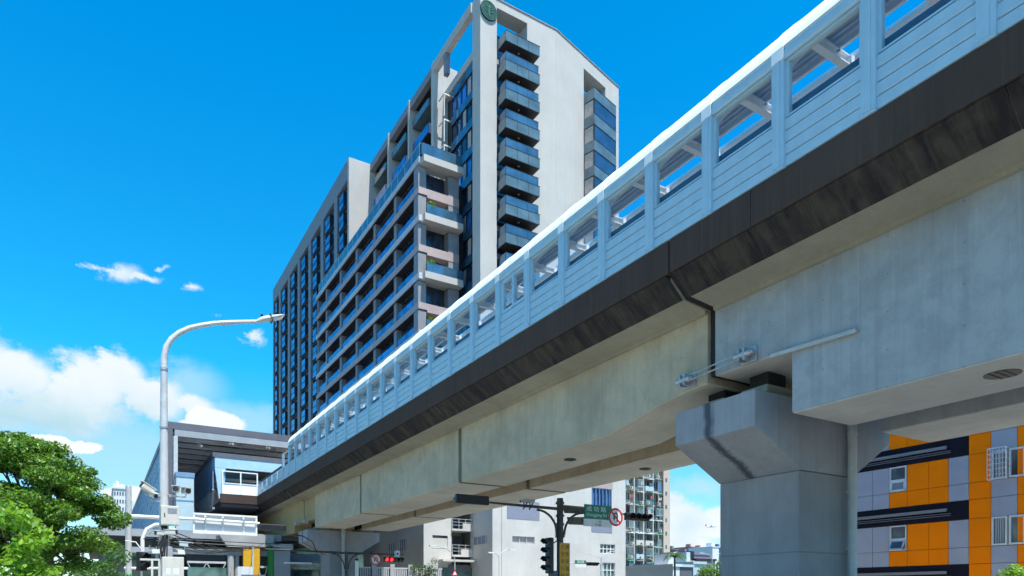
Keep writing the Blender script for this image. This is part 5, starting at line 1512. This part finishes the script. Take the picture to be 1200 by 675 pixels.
for x0,x1,y0,y1 in ((2.8,3.0,-200,27.6),(34.0,34.2,-200,27.6),(34.0,34.2,47.4,400),(2.8,3.0,39.4,60)): mb.box(x0,x1,y0,y1,-.1,.15)
for y0,y1 in ((-200,27.2),(47.5,61)): mb.box(15.2,19.2,y0,y1,-.1,.15)
struct('kerb',mb,M['kerb'])
mb=MB()
for x in (8.8,25.6):
    y=-60
    while y<26: mb.box(x-.06,x+.06,y,y+4,.010,.012); y+=8
for x in (5.2,13.6,21,32.8): mb.box(x-.06,x+.06,-100,26.5,.010,.012)
for k in range(12): mb.box(3.6+k*.95,4.0+k*.95,27.0,29.8,.014,.016)
for k in range(14): mb.box(20.2+k*.95,20.6+k*.95,27.0,29.8,.014,.016)
mb.box(3.4,15,25.9,26.3,.010,.012)
struct('road_marking',mb,M['marking'])

# ------------------------------------------------------------------ sky, sun, camera
EL=67; sunv=Vector((.05,-.5,0)).normalized()*math.cos(R(EL))+Vector((0,0,math.sin(R(EL))))
sl=bpy.data.lights.new('sun','SUN'); so=bpy.data.objects.new('sun',sl); COL.objects.link(so)
sl.energy=4.5; sl.angle=R(.5); sl.color=(1,.94,.85)
so.rotation_euler=sunv.to_track_quat('Z','Y').to_euler(); so.location=(0,0,200)
w=bpy.data.worlds.new('World'); scn.world=w; w.use_nodes=True
t=NT(w.node_tree); t.n.clear()
out=t.node('ShaderNodeOutputWorld'); bg=t.node('ShaderNodeBackground')
sky=t.node('ShaderNodeTexSky'); sky.sky_type='NISHITA'; sky.sun_disc=False
sky.sun_elevation=R(EL); sky.sun_rotation=math.atan2(sunv.x,sunv.y)
sky.air_density=1.0; sky.dust_density=.4; sky.ozone_density=2.5; sky.altitude=20
tc=t.node('ShaderNodeTexCoord').outputs['Generated']
sx=t.node('ShaderNodeSeparateXYZ'); t.link(tc,sx.inputs[0]); x,y,z=sx.outputs
# azure tint by height, whitened above the view to add neutral fill light
tint=t.ramp(z,SKY_TINT)
skyc=t.mix(1.0,sky.outputs[0],tint,'MULTIPLY')
az=t.math('ARCTAN2',x,y); el=t.math('ARCSINE',z)
# warped coordinates so that cloud edges billow
def dir_of(px,py):
    v=at(px,py,d=1)-Vector((0,0,CAM_H)); v.normalize(); return math.atan2(v.x,v.y),math.asin(v.z)
nz1=t.noise(tc,7,6,.60,.3); nz2=t.noise(t.mapping(tc,(1,1,1.5),loc=(3.1,1.7,.4)),15,6,.68)
nz3=nz2
cb=t.node('ShaderNodeCombineXYZ'); t.link(t.math('MULTIPLY_ADD',nz2,.085,az),cb.inputs[0]); t.link(t.math('MULTIPLY_ADD',nz1,.055,el),cb.inputs[1])
def blob(px,py,rx,ry,amp=1.0):
    a0,e0=dir_of(px,py); a1,_=dir_of(px+rx,py); _,e1=dir_of(px,py-ry)
    da=abs(a1-a0); de=abs(e1-e0); a0+=.0425; e0+=.0275
    n=t.node('ShaderNodeVectorMath',operation='MULTIPLY_ADD'); t.link(cb.outputs[0],n.inputs[0])
    n.inputs[1].default_value=(1/da,1/de,0); n.inputs[2].default_value=(-a0/da,-e0/de,0)
    l=t.node('ShaderNodeVectorMath',operation='LENGTH'); t.link(n.outputs[0],l.inputs[0])
    r=l.outputs['Value']
    return r if amp==1 else t.math('ADD',r,(1-amp)*.8)
def union(lst):
    r=lst[0]
    for b in lst[1:]: r=t.math('MINIMUM',r,b)
    return t.math('SUBTRACT',1.0,r)
def density(lst,noise,k,lo,hi):
    s=t.math('ADD',union(lst),t.math('MULTIPLY_ADD',noise,k,-.5*k))
    return t.ramp(s,[(lo,0),(hi,1)],'EASE')
bank=density([blob(22,440,62,40),blob(-30,430,80,50),blob(100,455,75,42),blob(140,445,38,34),blob(178,470,52,36),blob(60,478,130,34),blob(226,474,34,16)],nz2,1.9,-.05,.55)
veil=density([blob(110,525,230,75),blob(290,490,95,34),blob(215,450,70,40),blob(60,500,150,50)],nz3,1.2,.05,.8)
bright=density([blob(250,494,42,20),blob(236,500,30,18),blob(58,518,42,11),blob(2,520,14,12),blob(96,522,26,9),blob(160,585,50,14),blob(158,578,26,14)],nz2,.9,.0,.16)
puff=density([blob(143,313,34,15),blob(168,320,30,6),blob(125,308,26,6),blob(300,392,12,18,.8),blob(225,340,16,8,.8)],nz2,2.1,.0,.9)
wisp=density([blob(100,306,20,6,.8),blob(180,322,16,5,.8),blob(226,340,15,6,.75),blob(308,396,14,14,.7),blob(300,385,8,12,.6),blob(253,371,16,8,.6),blob(200,315,14,6,.5),blob(120,306,22,9,.6)],nz2,3.2,.25,1.25)
right=density([blob(795,620,46,34),blob(780,596,30,24),blob(845,615,40,26),blob(760,640,90,30),blob(865,600,26,16)],nz1,1.2,.0,.3)
rveil=density([blob(820,570,70,30,.8),blob(850,640,120,40)],nz3,1.2,.1,.8)
# light cloud streaks low over the rest of the horizon
low=t.math('MULTIPLY',t.ramp(nz1,[(.54,0),(.68,1)]),t.ramp(el,[(.0,.9),(.22,0)]))
inv=t.math('LESS_THAN',t.math('ABSOLUTE',t.math('SUBTRACT',az,HEAD)),.62)
low=t.math('MULTIPLY',low,t.math('SUBTRACT',1,inv))
K=CLOUD_K
shade=t.ramp(t.noise(t.mapping(tc,(1,1,1.6),loc=(.2,.6,.05)),9,3,.6),[(.36,0),(.62,1)])
bodyc=t.mix(shade,scaled((.50,.74,.84),K),scaled((.80,.89,.93),K))
# bank: crests bright, belly grey blue
a0,e_top=dir_of(100,415); _,e_bot=dir_of(100,520)
hgt=t.ramp(t.math('ADD',t.math('MULTIPLY',t.math('SUBTRACT',el,e_bot),1/(e_top-e_bot)),t.math('MULTIPLY',t.math('SUBTRACT',nz1,.5),1.1)),[(.2,0),(.75,1)])
bankc=t.mix(hgt,bodyc,scaled((.90,.96,1.0),K))
c=t.mix(t.math('MULTIPLY',veil,.62),skyc,scaled((.52,.80,.92),K))
c=t.mix(t.math('MULTIPLY',bank,.96),c,bankc)
c=t.mix(t.math('MULTIPLY',bright,.93),c,scaled((.97,.985,1.0),K))
c=t.mix(t.math('MULTIPLY',puff,.85),c,scaled((.86,.95,1.0),K))
c=t.mix(t.math('MULTIPLY',wisp,.7),c,scaled((.80,.93,1.0),K))
c=t.mix(t.math('MULTIPLY',rveil,.6),c,scaled((.60,.82,.95),K))
c=t.mix(t.math('MULTIPLY',right,.92),c,t.mix(shade,scaled((.72,.86,.95),K),scaled((.96,.98,1.0),K)))
c=t.mix(low,c,scaled((.8,.88,.94),K))
t.link(c,bg.inputs[0]); bg.inputs[1].default_value=.10
t.link(bg.outputs[0],out.inputs[0])

cd=bpy.data.cameras.new('camera'); co=bpy.data.objects.new('camera',cd); COL.objects.link(co)
co.location=(0,0,CAM_H); co.rotation_euler=(R(90),0,-HEAD)
cd.sensor_width=36; cd.lens=24; cd.shift_y=(697-337.5)/1200; cd.clip_end=6000; cd.clip_start=.1
scn.camera=co
scn.view_settings.view_transform='Standard'; scn.view_settings.look='None'; scn.view_settings.exposure=EXPOSURE; scn.view_settings.gamma=1
scn.cycles.max_bounces=7; scn.cycles.diffuse_bounces=4; scn.cycles.transparent_max_bounces=12; scn.cycles.use_denoising=True
scn.cycles.use_adaptive_sampling=True; scn.cycles.adaptive_threshold=.03; scn.cycles.adaptive_min_samples=24; w.cycles.sampling_method='MANUAL'; w.cycles.sample_map_resolution=512
